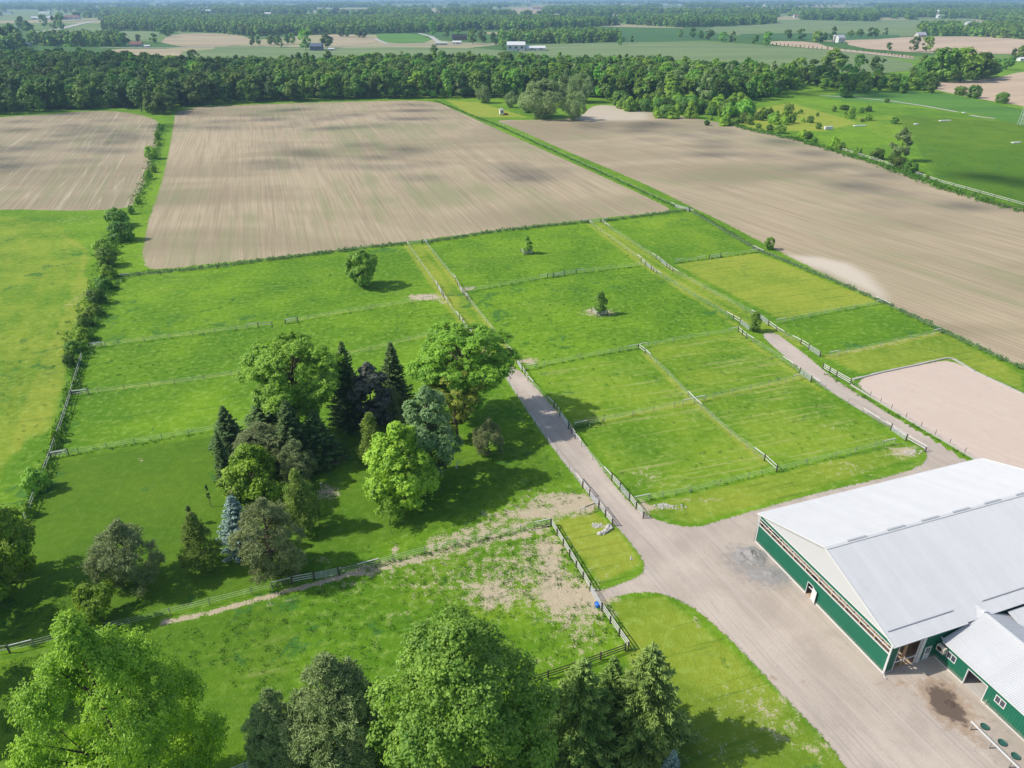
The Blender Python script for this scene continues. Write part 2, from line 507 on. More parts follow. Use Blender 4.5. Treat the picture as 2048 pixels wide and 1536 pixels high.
class MB:
    """collects boxes, tubes and quads into one mesh"""
    def __init__(self):
        self.v = []; self.f = []

    def box(self, x0, y0, z0, x1, y1, z1):
        b = len(self.v)
        for z in (z0, z1):
            for (x, y) in ((x0, y0), (x1, y0), (x1, y1), (x0, y1)):
                self.v.append((x, y, z))
        self.f += [[b, b+3, b+2, b+1], [b+4, b+5, b+6, b+7], [b, b+1, b+5, b+4],
                   [b+1, b+2, b+6, b+5], [b+2, b+3, b+7, b+6], [b+3, b, b+4, b+7]]
        return self

    def beam(self, a, b, w, h):
        """rectangular bar from a to b, w wide sideways, h tall"""
        a = Vector(a); b = Vector(b)
        d = (b - a).normalized()
        up = Vector((0, 0, 1)) if abs(d.z) < 0.95 else Vector((0, 1, 0))
        s = d.cross(up).normalized(); t = s.cross(d).normalized()
        i = len(self.v)
        for p in (a, b):
            for (m, n) in ((-1, -1), (1, -1), (1, 1), (-1, 1)):
                self.v.append(tuple(p + s * (m * w / 2) + t * (n * h / 2)))
        self.f += [[i, i+1, i+2, i+3], [i+7, i+6, i+5, i+4], [i, i+4, i+5, i+1],
                   [i+1, i+5, i+6, i+2], [i+2, i+6, i+7, i+3], [i+3, i+7, i+4, i]]
        return self

    def tube(self, pts, radii, n=6, caps=True):
        pts = [Vector(p) for p in pts]
        if not isinstance(radii, (list, tuple)): radii = [radii] * len(pts)
        rings = []
        for i, p in enumerate(pts):
            d = (pts[min(i+1, len(pts)-1)] - pts[max(i-1, 0)]).normalized()
            up = Vector((0, 0, 1)) if abs(d.z) < 0.9 else Vector((1, 0, 0))
            s = d.cross(up).normalized(); t = s.cross(d).normalized()
            b = len(self.v)
            for j in range(n):
                a = 2 * math.pi * j / n
                self.v.append(tuple(p + (s * math.cos(a) + t * math.sin(a)) * radii[i]))
            rings.append(b)
        for a, b in zip(rings[:-1], rings[1:]):
            for j in range(n):
                self.f.append([a+j, b+j, b+(j+1) % n, a+(j+1) % n])
        if caps:
            self.f.append([rings[0]+j for j in range(n)])
            self.f.append([rings[-1]+n-1-j for j in range(n)])
        return self

    def quad(self, *p):
        b = len(self.v)
        self.v += [tuple(q) for q in p]
        self.f.append(list(range(b, b + len(p))))
        return self

    def mesh(self, name, mat, smooth=False):
        me = bpy.data.meshes.new(name)
        me.from_pydata(self.v, [], self.f)
        me.materials.append(mat)
        if smooth:
            me.polygons.foreach_set("use_smooth", [True] * len(me.polygons))
        me.update()
        return me

    def build(self, name, mat, parent=None, loc=None, smooth=False, rotz=0):
        return link(name, self.mesh(name, mat, smooth), parent, loc, rotz)


# ------------------------------------------------------------ signed distance to a polygon, polyline distance
def seg_dist(P, A, B):
    d = B - A
    L = max((d ** 2).sum(), 1e-9)
    t = np.clip(((P - A) @ d) / L, 0, 1)
    return np.hypot(P[:, 0] - (A[0] + t * d[0]), P[:, 1] - (A[1] + t * d[1]))


def sdist(P, poly):
    """positive inside"""
    poly = np.asarray(poly, float)
    D = np.full(len(P), 1e9)
    ins = np.zeros(len(P), bool)
    n = len(poly)
    for i in range(n):
        A, B = poly[i], poly[(i + 1) % n]
        D = np.minimum(D, seg_dist(P, A, B))
        if A[1] != B[1]:
            c = ((A[1] > P[:, 1]) != (B[1] > P[:, 1])) & \
                (P[:, 0] < (B[0] - A[0]) * (P[:, 1] - A[1]) / (B[1] - A[1]) + A[0])
            ins ^= c
    return np.where(ins, D, -D)


def ldist(P, line):
    D = np.full(len(P), 1e9)
    line = np.asarray(line, float)
    for A, B in zip(line[:-1], line[1:]):
        D = np.minimum(D, seg_dist(P, A, B))
    return D


def chaikin(poly, n=2):
    p = [tuple(q) for q in poly]
    for _ in range(n):
        q = []
        for i in range(len(p)):
            a, b = p[i], p[(i + 1) % len(p)]
            q.append((a[0]*.75+b[0]*.25, a[1]*.75+b[1]*.25))
            q.append((a[0]*.25+b[0]*.75, a[1]*.25+b[1]*.75))
        p = q
    return p


# where the ground is worn, lush, yellow, stained (ellipses and lines surveyed on the photograph)
WEAR_SPOTS = [  # px, py, rx, ry, strength
    (850, 594, 34, 6, 1.6), (1197, 624, 32, 9, 1.2), (945, 657, 14, 4, 1.2), (1055, 722, 22, 7, 1.2), (885, 605, 10, 4, 0.9),
    (935, 577, 14, 5, 1.1), (985, 1195, 38, 26, 0.75), (1120, 1190, 90, 55, 0.62), (1160, 1210, 60, 50, 0.42), (1090, 1090, 60, 22, 0.75),
    (1180, 1290, 60, 25, 0.42), (1090, 1330, 60, 18, 0.45), (1105, 1130, 16, 50, 0.5), (1170, 1195, 55, 12, 1.0),
    (1110, 1000, 80, 20, 1.0), (1060, 1030, 80, 12, 1.0), (1160, 1008, 30, 12, 1.1), (790, 1100, 8, 18, 0.8), (940, 1045, 60, 18, 0.3),
    (665, 915, 38, 16, 1.0), (655, 985, 28, 16, 1.0), (465, 985, 14, 8, 0.9), (635, 1120, 35, 10, 0.5),
    (1290, 945, 30, 14, 0.60), (1340, 968, 70, 14, 0.48), (1450, 780, 160, 40, 0.10), (1300, 760, 60, 18, 0.30), (1360, 720, 40, 14, .14),
    (1330, 1015, 50, 9, 0.75), (1410, 1000, 60, 5, 0.7), (1790, 905, 30, 12, 0.8), (1820, 900, 20, 10, 0.9), (1700, 945, 90, 14, 0.5), (1690, 925, 80, 8, .35),
    (1040, 1175, 110, 45, 0.12), (960, 1110, 90, 22, 0.30), (1180, 1250, 50, 30, .15), (900, 1180, 90, 40, .12), (1395, 1245, 7, 16, 0.9), (1262, 1120, 6, 8, 0.6), (1290, 1015, 14, 12, 0.8), (1205, 1052, 20, 7, 0.6),
    (1245, 440, 20, 3, 0.3), (520, 435, 60, 12, 0.3), (150, 600, 14, 40, 0.6), (145, 440, 40, 10, 0.5), (225, 470, 12, 8, 0.5), (70, 800, 40, 160, 0.10),
    (1560, 1450, 70, 60, 0.50), (1420, 1500, 60, 30, 0.55), (1500, 1390, 70, 40, 0.35), (1650, 1500, 50, 40, 0.35), (1380, 1400, 60, 40, .2),
    (1500, 340, 20, 3, 0.1), (1660, 855, 40, 10, 0.45), (1640, 830, 20, 8, .4), (860, 1180, 90, 30, 0.38), (800, 1240, 60, 24, .35), (1000, 1140, 120, 30, .40),
    (1560, 545, 60, 12, .18), (1600, 560, 50, 12, .18), (1250, 250, 40, 4, .3), (280, 920, 9, 5, .8),
]
WEAR_LINES = [  # points, half width m, strength
    ([(330, 1245), (420, 1225), (540, 1192), (640, 1165), (720, 1143)], 0.45, 1.15),
    ([(720, 1143), (850, 1115), (960, 1085), (1090, 1058)], 1.0, 0.95),
    ([(540, 1205), (640, 1180)], 0.8, .4),
    ([(700, 1155), (900, 1125), (1080, 1085)], 2.6, 0.55),
    ([(880, 1090), (1000, 1050), (1100, 1025), (1170, 1012)], 2.2, 0.8),
    ([(1150, 875), (1185, 925), (1222, 985)], 0.5, 1.0),
    ([(845, 510), (880, 560), (905, 600), (935, 650), (1000, 725)], 0.5, .18),
    ([(832, 510), (865, 560), (890, 600)], 0.4, .2),
    ([(1205, 455), (1330, 540), (1530, 655)], 0.5, .22),
    ([(1188, 452), (1300, 530), (1500, 655)], 0.4, .22),
    ([(848, 492), (920, 590)], 0.35, .3), ([(820, 500), (890, 597), (930, 655)], 0.4, .45),
    ([(1200, 450), (1345, 535), (1545, 650), (1640, 702)], 0.35, .4),
    ([(1180, 448), (1290, 530), (1470, 640)], 0.35, .4),
    ([(1655, 712), (1760, 692), (1870, 668)], 0.9, .55),
    ([(1560, 648), (1660, 625), (1765, 606)], 0.6, .4),
    ([(700, 622), (800, 606), (880, 592)], 0.5, .4),
    ([(1400, 800), (1480, 785), (1590, 757)], 0.7, .28), ([(1150, 852), (1265, 830), (1380, 806)], 0.7, .33),
    ([(1410, 820), (1530, 925)], 0.5, .22), ([(1270, 1015), (1420, 1000), (1560, 960)], .8, .3),
    ([(205, 745), (420, 757), (520, 744)], .4, .2), ([(345, 420), (300, 520), (292, 535)], .3, .5),
]
YEL_POLYS = [
    ([(1345, 528), (1515, 505), (1760, 603), (1560, 640)], 0.75),
    ([(1205, 443), (1375, 423), (1510, 500), (1350, 520)], 0.25),
    ([(1105, 1040), (1190, 1020), (1240, 1060), (1290, 1130), (1200, 1170)], 0.75),
    ([(1215, 1200), (1330, 1187), (1480, 1310), (1740, 1560), (1250, 1560), (1250, 1290)], 0.62),
    ([(0, 430), (120, 445), (165, 490), (150, 560), (60, 800), (0, 980), (-200, 980), (-200, 430)], 0.48),
    ([(812, 490), (845, 485), (1040, 733), (1008, 740)], 0.45),
    ([(1178, 445), (1202, 442), (1650, 712), (1530, 665)], 0.45),
    ([(1070, 740), (1275, 700), (1390, 800), (1550, 935), (1280, 1000), (1150, 855)], 0.35),
    ([(1280, 690), (1480, 660), (1600, 750), (1790, 880), (1555, 930)], 0.38),
    ([(1280, 1010), (1550, 945), (1790, 890), (1850, 910), (1640, 980), (1380, 1050), (1290, 1030)], 0.6),
    ([(1655, 715), (1890, 665), (2048, 750), (2048, 785), (1900, 720), (1720, 750)], 0.6),
    ([(1440, 230), (1580, 205), (1720, 245), (1650, 262), (1500, 262)], 0.9),
    ([(890, 200), (960, 205), (1060, 235), (950, 235)], 0.9),
    ([(1700, 232), (1900, 232), (2048, 245), (2048, 300), (1760, 275)], 0.4),
    ([(60, 870), (430, 870), (420, 1010), (380, 1100), (100, 1080)], 0.28),
    ([(740, 1120), (1000, 1060), (1100, 1060), (1240, 1270), (1000, 1300), (780, 1260)], .25),
]
YEL_LINES = [([(838, 497), (905, 590), (965, 672), (1020, 735)], .8, 0.72), ([(829, 500), (895, 592), (950, 665), (1005, 735)], .8, 0.72),
    ([(850, 490), (912, 566), (940, 604), (1030, 718)], .7, .9), ([(812, 492), (884, 594), (928, 655), (990, 735)], .9, 0.72),
    ([(1205, 452), (1320, 528), (1545, 655), (1600, 690)], .9, 0.68), ([(1178, 450), (1290, 533), (1480, 655)], .9, 0.68), ([(1195, 455), (1310, 535), (1520, 660)], .8, .8),
    ([(1290, 708), (1388, 806), (1528, 925)], .8, .8), ([(1148, 855), (1388, 804), (1605, 755)], .8, .7), ([(1500, 685), (1580, 738), (1640, 780)], .6, .8),
    ([(160, 560), (150, 640), (110, 740), (75, 860)], 2.5, 0.68), ([(125, 470), (170, 500), (165, 540), (130, 640), (60, 800), (30, 900)], 1.2, .7),
    ([(1655, 714), (1880, 667)], 1.0, .9), ([(186, 690), (517, 650), (865, 597)], .6, .5), ([(145, 788), (520, 741), (857, 671)], .6, .6)]
YEL_LINES += [([(100 - d, 450), (148 - d, 490), (150 - d, 530), (125 - d, 600), (85 - d, 700), (35 - d, 830), (-10 - d, 950)], 1.6, .55) for d in (18, 55, 95, 135)]
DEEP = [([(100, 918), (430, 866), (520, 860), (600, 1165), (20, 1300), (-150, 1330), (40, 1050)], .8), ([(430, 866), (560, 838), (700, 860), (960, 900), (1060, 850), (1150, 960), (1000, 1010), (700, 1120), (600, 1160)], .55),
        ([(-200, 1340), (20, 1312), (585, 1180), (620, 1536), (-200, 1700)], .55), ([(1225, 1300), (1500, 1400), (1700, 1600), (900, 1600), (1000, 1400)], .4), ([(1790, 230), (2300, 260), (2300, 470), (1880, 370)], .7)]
LUSH = [(960, 600, 60, 20, .5), (985, 640, 30, 20, .6), (1150, 575, 120, 14, .35), (1420, 630, 40, 20, .4), (420, 640, 200, 30, .3), (1060, 690, 120, 16, .35),
        (960, 880, 120, 60, .25), (900, 1220, 100, 30, .5), (1110, 1110, 14, 50, .8), (1820, 665, 14, 6, 1), (1690, 690, 26, 7, .8), (120, 700, 60, 100, .35),
        (60, 1000, 50, 60, .5), (130, 520, 40, 50, .4), (1950, 330, 200, 60, .3), (500, 1230, 200, 60, .3), (1000, 440, 300, 6, .3), (770, 500, 60, 8, .6), (1500, 585, 90, 20, -.3)]
STAIN = [(1895, 1410, 26, 30, 1.15), (1880, 1395, 55, 50, .42), (1960, 1475, 40, 40, .25), (1560, 1350, 60, 30, .16), (1760, 1370, 30, 10, .25), (1870, 1300, 50, 15, .2), (1700, 1300, 60, 50, .12)]
GREY = [(1490, 1115, 55, 34, .75), (1540, 1160, 60, 30, .5), (1700, 1290, 90, 60, .2), (1560, 1070, 40, 60, .3), (1790, 870, 60, 50, .35), (1700, 960, 160, 20, .3), (1840, 1440, 60, 80, .2), (1990, 1480, 70, 50, .5)]


def spots(P, lst):
    out = np.zeros(len(P))
    for (px, py, rx, ry, s) in lst:
        c = G(px, py); a = abs(G(px + rx, py)[0] - c[0]); b = abs(G(px, py - ry)[1] - c[1])
        q = ((P[:, 0] - c[0]) / a) ** 2 + ((P[:, 1] - c[1]) / b) ** 2
        out += s * np.exp(-np.minimum(q, 30) * 0.7)
    return out


def sm(x, a, b):
    t = np.clip((x - a) / (b - a), 0, 1)
    return t * t * (3 - 2 * t)


def land_attrs(P):
    wear = spots(P, WEAR_SPOTS)
    for pts, hw, s in WEAR_LINES:
        d = ldist(P, GL(pts))
        wear = np.maximum(wear, s * (1 - sm(d, hw * 0.5, hw * 1.8)))
    yel = np.zeros(len(P))
    for poly, s in YEL_POLYS:
        d = sdist(P, GL(poly))
        yel = np.maximum(yel, s * sm(d, -0.6, 0.9))
    for pts, hw, s in YEL_LINES:
        yel = np.maximum(yel, s * (1 - sm(ldist(P, GL(pts)), hw * 0.5, hw * 1.6)))
    lush = spots(P, LUSH)
    deep = np.zeros(len(P))
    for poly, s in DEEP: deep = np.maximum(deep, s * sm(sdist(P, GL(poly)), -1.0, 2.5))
    mow = np.full(len(P), 0.76)
    mow = np.maximum(mow, 1.15 * sm(sdist(P, GL([(1052, 741), (1478, 660), (1800, 885), (1270, 1006)])), -1, 2))
    return {'deep': ('POINT', deep), 'mow': ('POINT', mow), 'wear': ('POINT', wear), 'yel': ('POINT', yel), 'lush': ('POINT', lush)}


# ------------------------------------------------------------ ground
def make_ground():
    ncol, nrow = 460, 660
    ys = np.concatenate([[-400., -100., 0.], np.geomspace(22, 700, nrow), np.geomspace(720, 38000, 90)])
    s = np.linspace(-1, 1, ncol)
    s = np.sign(s) * (0.55 * np.abs(s) + 0.45 * np.abs(s) ** 3)
    X = np.outer(np.minimum(np.maximum(ys, 20) * 1.15 + 55, 25000), s)
    Y = np.repeat(ys[:, None], ncol, 1)
    V = np.stack([X.ravel(), Y.ravel(), np.zeros(X.size)], 1)
    nr = len(ys)
    idx = np.arange(nr * ncol).reshape(nr, ncol)
    Fc = np.stack([idx[:-1, :-1], idx[:-1, 1:], idx[1:, 1:], idx[1:, :-1]], -1).reshape(-1, 4)
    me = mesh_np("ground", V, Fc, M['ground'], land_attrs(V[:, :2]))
    tag(link("ground", me), kind='structure')


make_ground()


def region(name, poly, cell, mat, z, margin=2.0, smooth=2, extra=None, xlim=None):
    poly = chaikin(poly, smooth) if smooth else poly
    A = np.array(poly)
    x0, y0 = A.min(0) - margin; x1, y1 = A.max(0) + margin
    xs = np.arange(x0, x1 + cell, cell); ys = np.arange(y0, y1 + cell, cell)
    XX, YY = np.meshgrid(xs, ys)
    P = np.stack([XX.ravel(), YY.ravel()], 1)
    sd = sdist(P, poly)
    nx = len(xs)
    idx = np.arange(len(P)).reshape(len(ys), nx)
    Fc = np.stack([idx[:-1, :-1], idx[:-1, 1:], idx[1:, 1:], idx[1:, :-1]], -1).reshape(-1, 4)
    keep = (sd[Fc] > -margin).any(1)
    Fc = Fc[keep]
    used = np.unique(Fc)
    remap = np.full(len(P), -1); remap[used] = np.arange(len(used))
    Fc = remap[Fc]; P = P[used]; sd = sd[used]
    at = land_attrs(P)
    at['edge'] = ('POINT', sd)
    if extra: at.update(extra(P))
    V = np.concatenate([P, np.full((len(P), 1), z)], 1)
    o = link(name, mesh_np(name, V, Fc, mat, at))
    return tag(o, kind='structure')


FIELD_L = [(-700, 300), (-300, 262), (0, 234), (100, 229), (170, 222), (235, 222), (292, 232), (322, 246), (318, 268), (305, 315), (288, 375), (268, 410), (240, 419),
           (130, 422), (0, 417), (-300, 440), (-900, 470)]
FIELD_M = [(352, 216), (480, 210), (700, 203), (866, 200), (905, 218), (960, 243), (1060, 288), (1150, 328), (1250, 374), (1310, 402), (1345, 420), (1330, 424),
           (1180, 438), (1000, 460), (800, 485), (600, 509), (400, 530), (305, 541), (288, 530), (285, 500), (297, 440), (320, 380), (337, 310), (346, 260)]
FIELD_R = [(985, 240), (1060, 240), (1160, 238), (1182, 212), (1215, 209), (1290, 222), (1400, 238), (1500, 256), (1600, 281), (1700, 311), (1800, 345), (1900, 382), (2048, 418),
           (2400, 510), (2600, 900), (2300, 860), (2048, 737), (1900, 662), (1765, 603), (1640, 545), (1530, 488), (1440, 440), (1380, 413), (1300, 372), (1200, 330), (1100, 288), (1020, 252)]
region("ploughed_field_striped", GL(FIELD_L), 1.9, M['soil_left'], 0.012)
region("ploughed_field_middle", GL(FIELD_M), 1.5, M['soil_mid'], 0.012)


def pale_patch(P):
    poly = GL([(1572, 510), (1640, 514), (1700, 528), (1738, 550), (1768, 585), (1772, 600), (1735, 582), (1690, 562), (1650, 542), (1610, 530)])
    a = sm(sdist(P, poly), -2.5, 3.0) * 0.95
    b = sm(sdist(P, GL([(1180, 205), (1225, 206), (1300, 228), (1290, 240), (1180, 242), (1080, 236)])), -6, 6) * 0.6
    # dark damp rim beyond the patch
    return {'pale': ('POINT', np.maximum(a, b))}


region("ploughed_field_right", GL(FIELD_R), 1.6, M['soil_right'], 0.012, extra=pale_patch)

YARD = [(1003, 734), (1034, 733), (1088, 795), (1142, 853), (1180, 905), (1218, 958), (1262, 1010), (1300, 1035), (1350, 1052), (1395, 1055), (1440, 1042), (1520, 1018),
        (1640, 985), (1760, 958), (1840, 935), (1858, 912), (1845, 893), (1800, 866), (1763, 844), (1743, 833), (1700, 808), (1650, 776), (1610, 742), (1583, 724), (1549, 696), (1521, 668), (1549, 664), (1583, 689),
        (1613, 711), (1633, 729), (1670, 759), (1726, 795), (1787, 834), (1824, 852), (1870, 878), (1945, 921), (1965, 932), (2250, 1020), (2500, 1200), (2600, 1800), (1830, 1800), (1735, 1600),
        (1695, 1536), (1640, 1465), (1560, 1385), (1500, 1318), (1430, 1250), (1385, 1213), (1330, 1187), (1275, 1183), (1215, 1197), (1192, 1203), (1202, 1182), (1250, 1165), (1290, 1148),
        (1288, 1122), (1264, 1090), (1242, 1062), (1222, 1042), (1196, 1012), (1165, 972), (1120, 915), (1080, 860), (1045, 805), (1018, 765)]
region("gravel_road", GL(YARD), 0.45, M['gravel'], 0.020, margin=0.9, smooth=1,
       extra=lambda P: {'stain': ('POINT', spots(P, STAIN)), 'grey': ('POINT', spots(P, GREY))})
ARENA = [(1712, 768), (1736, 750), (1800, 738), (1880, 722), (1902, 722), (1935, 736), (2048, 788), (2250, 890), (2350, 1010), (2200, 1060), (1972, 934), (1900, 890), (1800, 829), (1738, 789)]
region("riding_arena_sand", GL(ARENA), 0.8, M['sand'], 0.024, margin=1.0, smooth=2)


def flat(name, pts, mat, z, smooth=1):
    p = chaikin(GL(pts), smooth)
    me = bpy.data.meshes.new(name)
    me.from_pydata([(x, y, z) for x, y in p], [], [list(range(len(p)))])
    me.materials.append(mat)
    return tag(link(name, me), kind='structure')


# far fields
flat("tan_field", [(200, 98), (372, 97), (350, 118), (300, 128), (240, 110)], M['tan'], 0.15)
flat("pale_green_field", [(372, 97), (640, 96), (830, 94), (1010, 98), (1015, 118), (860, 126), (700, 132), (420, 135), (345, 130)], M['crop_pale'], 0.10)
flat("tan_field", [(338, 68), (440, 66), (502, 74), (497, 93), (315, 93)], M['tan'], 0.15)
flat("tan_field", [(640, 68), (735, 72), (760, 88), (640, 92)], M['tan'], 0.15)
flat("bright_green_field", [(752, 67), (838, 67), (872, 85), (775, 87), (755, 78)], M['crop_green'], 0.15)
flat("pale_green_field", [(1020, 100), (1090, 86), (1350, 84), (1500, 90), (1640, 98), (1820, 120), (1835, 148), (1560, 142), (1400, 118), (1100, 118)], M['crop_pale'], 0.12)
flat("dark_green_field", [(1130, 55), (1240, 62), (1480, 74), (1380, 84), (1060, 86), (1100, 68)], M['crop_dark'], 0.10)
flat("pale_green_field", [(1380, 58), (1550, 38), (1760, 42), (1925, 34), (1970, 48), (1950, 62), (1820, 74), (1500, 76)], M['crop_pale'], 0.15)
flat("green_field", [(1480, 66), (1800, 68), (1800, 78), (1600, 82), (1480, 76)], M['crop_dark'], 0.25)
flat("pink_stubble_field", [(1690, 78), (1900, 72), (2200, 76), (2200, 110), (2040, 108), (1850, 107), (1700, 95)], M['tan_pink'], 0.2)
flat("pink_stubble_field", [(1535, 82), (1630, 84), (1660, 96), (1750, 105), (1830, 112), (1822, 118), (1640, 98), (1540, 90)], M['tan_pink'], 0.25)
flat("brown_field", [(1826, 163), (1880, 164), (1985, 158), (2048, 142), (2400, 110), (2400, 300), (2048, 212), (1990, 204), (1868, 180)], M['tan_pink'], 0.08)
flat("pale_green_field", [(65, 80), (150, 56), (215, 54), (225, 62), (120, 75), (235, 84), (80, 95)], M['crop_pale'], 0.2)
flat("pale_green_field", [(230, 60), (320, 62), (315, 78), (250, 82)], M['crop_pale'], 0.2)
flat("pale_green_field", [(-80, 18), (180, 20), (200, 32), (90, 40), (-80, 42)], M['crop_pale'], 0.4)
flat("pale_green_field", [(180, 4), (300, 8), (300, 15), (190, 12)], M['crop_pale'], 0.8)
flat("tan_field", [(850, 15), (900, 18), (905, 28), (850, 26)], M['tan'], 0.6)
flat("tan_field", [(1040, 14), (1110, 16), (1085, 28), (985, 28)], M['tan'], 0.6)
flat("tan_field", [(1480, 9), (1690, 10), (1690, 15), (1480, 14)], M['tan'], 0.8)
flat("meadow_green_field", [(1690, 180), (1870, 182), (1990, 208), (2400, 290), (2300, 330), (2000, 235), (1840, 210), (1640, 200)], M['crop_green'], 0.03)  # green meadow strip round the track


def ribbon(name, pts, half, mat, z):
    p = [Vector((*q, 0)) for q in GL(pts)]
    mb = MB()
    L = []; Rr = []
    for i, a in enumerate(p):
        d = (p[min(i+1, len(p)-1)] - p[max(i-1, 0)]).normalized()
        n = Vector((-d.y, d.x, 0))
        L.append(a + n * half); Rr.append(a - n * half)
    for i in range(len(p) - 1):
        mb.quad((L[i].x, L[i].y, z), (Rr[i].x, Rr[i].y, z), (Rr[i+1].x, Rr[i+1].y, z), (L[i+1].x, L[i+1].y, z))
    return tag(mb.build(name, mat), kind='structure')


ribbon("country_road", [(200, 96), (400, 95), (600, 94), (760, 92), (880, 90), (1010, 89)], 4, M['road_pale'], 0.3)
ribbon("country_road", [(65, 66), (120, 58), (160, 48), (192, 42)], 9, M['road_pale'], 0.5)
ribbon("farm_lane", [(838, 67), (862, 73), (880, 86), (900, 90)], 5, M['road_pale'], 0.35)
ribbon("farm_lane", [(750, 78), (775, 88), (880, 88)], 4, M['road_pale'], 0.36)
ribbon("country_road", [(1630, 97), (1700, 103), (1830, 119)], 3, M['road_pale'], 0.45)
ribbon("meadow_track", [(1640, 191), (1710, 195), (1782, 202), (1850, 212), (1915, 224)], 1.5, M['road_pale'], 0.06)
ribbon("meadow_track", [(1940, 230), (1960, 234), (1990, 237)], 1.6, M['road_pale'], 0.06)
ribbon("tyre_track", [(835, 245), (900, 285), (985, 330), (1060, 375), (1100, 400)], .35, mat_crop("faint_sprayer_track", (0.30, 0.28, 0.16), (0.36, 0.31, 0.20)), 0.05)


# ------------------------------------------------------------ trees
def unit(a):
    return a / np.maximum(np.linalg.norm(a, axis=1, keepdims=True), 1e-9)


def leaves(P, N, T, size, aspect, tint, fold=0.2):
    """rhombic leaf sprays: centre P, facing N, long axis T"""
    T = unit(T - N * (T * N).sum(1, keepdims=True))
    B = np.cross(N, T)
    s = size[:, None]
    v0 = P - T * s * 0.5
    v2 = P + T * s * 0.5
    v1 = P + B * s * aspect * 0.5 - N * s * fold * 0.5 + T * s * 0.08
    v3 = P - B * s * aspect * 0.5 - N * s * fold * 0.5 + T * s * 0.08
    V = np.stack([v0, v1, v2, v3], 1).reshape(-1, 3)
    Fc = np.arange(len(V)).reshape(-1, 4)
    return V, Fc, tint


def crown_np(seed, h, r, base=0.25, shape='round', n=20000, leaf=0.3, aspect=0.6, lobes=40, fluff=0.5, flat_s=1.0, needle=False, lobe_r=0.3, twigs=26):
    g = np.random.default_rng(seed)
    ch = h * (1 - base); cz = h * base + ch * 0.5
    # lobe centres inside an envelope
    C = []; k = 0
    while len(C) < lobes and k < 8000:
        k += 1
        t = g.random()                                   # height fraction in the crown
        if shape == 'round': w = math.sqrt(max(0, 1 - (2 * t - 0.95) ** 2))
        elif shape == 'oval': w = math.sqrt(max(0, 1 - (2 * t - 0.85) ** 2)) * (1.05 - 0.3 * t)
        elif shape == 'vase': w = (0.35 + 0.75 * min(1, t / 0.62)) * (1 if t < 0.72 else math.sqrt(max(0, 1 - ((t - 0.72) / 0.30) ** 2)))
        elif shape == 'cone': w = (1 - t) ** 0.75 * 1.05 * min(1, 0.55 + t * 3)
        elif shape == 'egg': w = math.sqrt(max(0, 1 - (2 * t - 0.7) ** 2)) * (1.1 - 0.45 * t)
        elif shape == 'column': w = min(1, (1 - t) * 3.0) ** 0.6 * min(1, 0.6 + t * 3)
        else: w = 1
        a = g.random() * 2 * math.pi
        q = (0.35 + 0.65 * g.random() ** 0.5) if t < 0.85 else g.random() ** 0.5
        rr = r * w * q * (1 - lobe_r * 0.75)
        C.append((rr * math.cos(a), rr * math.sin(a), h * base + ch * (0.06 + 0.88 * t), g.uniform(0.75, 1.25) * lobe_r * r * (0.65 + 0.35 * w)))
    C = np.array(C)
    ex = 1 + 0.22 * g.standard_normal(2)
    wt = C[:, 3] ** 2
    li = g.choice(len(C), n, p=wt / wt.sum())
    # twig tips on every lobe
    tw = unit(g.standard_normal((len(C) * twigs, 3)) * [1, 1, 0.9] + unit(C[:, :3] - [0, 0, cz - ch * 0.25]).repeat(twigs, 0) * 0.75)
    ti = li * twigs + g.integers(0, twigs, n)
    d = tw[ti]
    rad = C[li, 3] * (0.45 + 0.6 * g.random(n) ** 0.6)
    P = C[li, :3] + d * rad[:, None] * [1, 1, flat_s] + g.standard_normal((n, 3)) * (C[li, 3] * 0.13)[:, None] * [1, 1, flat_s * 0.8]
    out = unit(P - np.array([0, 0, cz - ch * 0.2]))
    up = np.array([0, 0, 1.0])
    if needle:
        T = unit(d * 0.8 + up * 0.5 + g.standard_normal((n, 3)) * 0.45)
        N = unit(g.standard_normal((n, 3)) * 0.65 + out * 0.7 + up * 0.45)
    else:
        N = unit(out * 0.35 + d * 0.75 + up * 0.55 + g.standard_normal((n, 3)) * fluff * 0.75)
        T = unit(g.standard_normal((n, 3)) + d * 0.6 - up * 0.2)
    size = leaf * g.uniform(0.65, 1.35, n)
    lobe_t = g.random(len(C)); twig_t = g.random(len(C) * twigs)
    q = np.percentile(P[:, 2], 99.7); P[:, 2] *= h / q
    rr = np.hypot(P[:, 0], P[:, 1]); k2 = r / np.percentile(rr, 96.5); P[:, :2] *= k2
    C[:, :2] *= k2; C[:, 2] *= h / q
    tint = np.clip(0.30 * lobe_t[li] + 0.35 * twig_t[ti] + 0.35 * g.random(n), 0, 1)
    V, Fc, tint = leaves(P, N, T, size, aspect, tint)
    return V, Fc, tint, C


def trunk_mb(h, r, base, C, seed, tr=None, limbs=14):
    g = random.Random(seed)
    mb = MB()
    tr = tr or h * 0.018
    top = h * (base + (1 - base) * 0.62)
    path = [(0, 0, -0.2), (g.uniform(-.1, .1), g.uniform(-.1, .1), h * base * 0.6), (g.uniform(-.3, .3), g.uniform(-.3, .3), h * (base + .2)), (0, 0, top)]
    mb.tube(path, [tr * 1.35, tr, tr * 0.75, tr * 0.25], 7)
    idx = list(range(len(C))); g.shuffle(idx)
    for i in idx[:limbs]:
        c = C[i]
        z0 = max(h * base * 0.8, min(top, c[2] - math.hypot(c[0], c[1]) * 0.7))
        a = Vector((0, 0, z0)); b = Vector(c[:3])
        m = a.lerp(b, 0.5) + Vector((0, 0, -0.06 * (b - a).length))
        mb.tube([a, m, b], [tr * 0.45, tr * 0.28, tr * 0.08], 5, caps=False)
    return mb


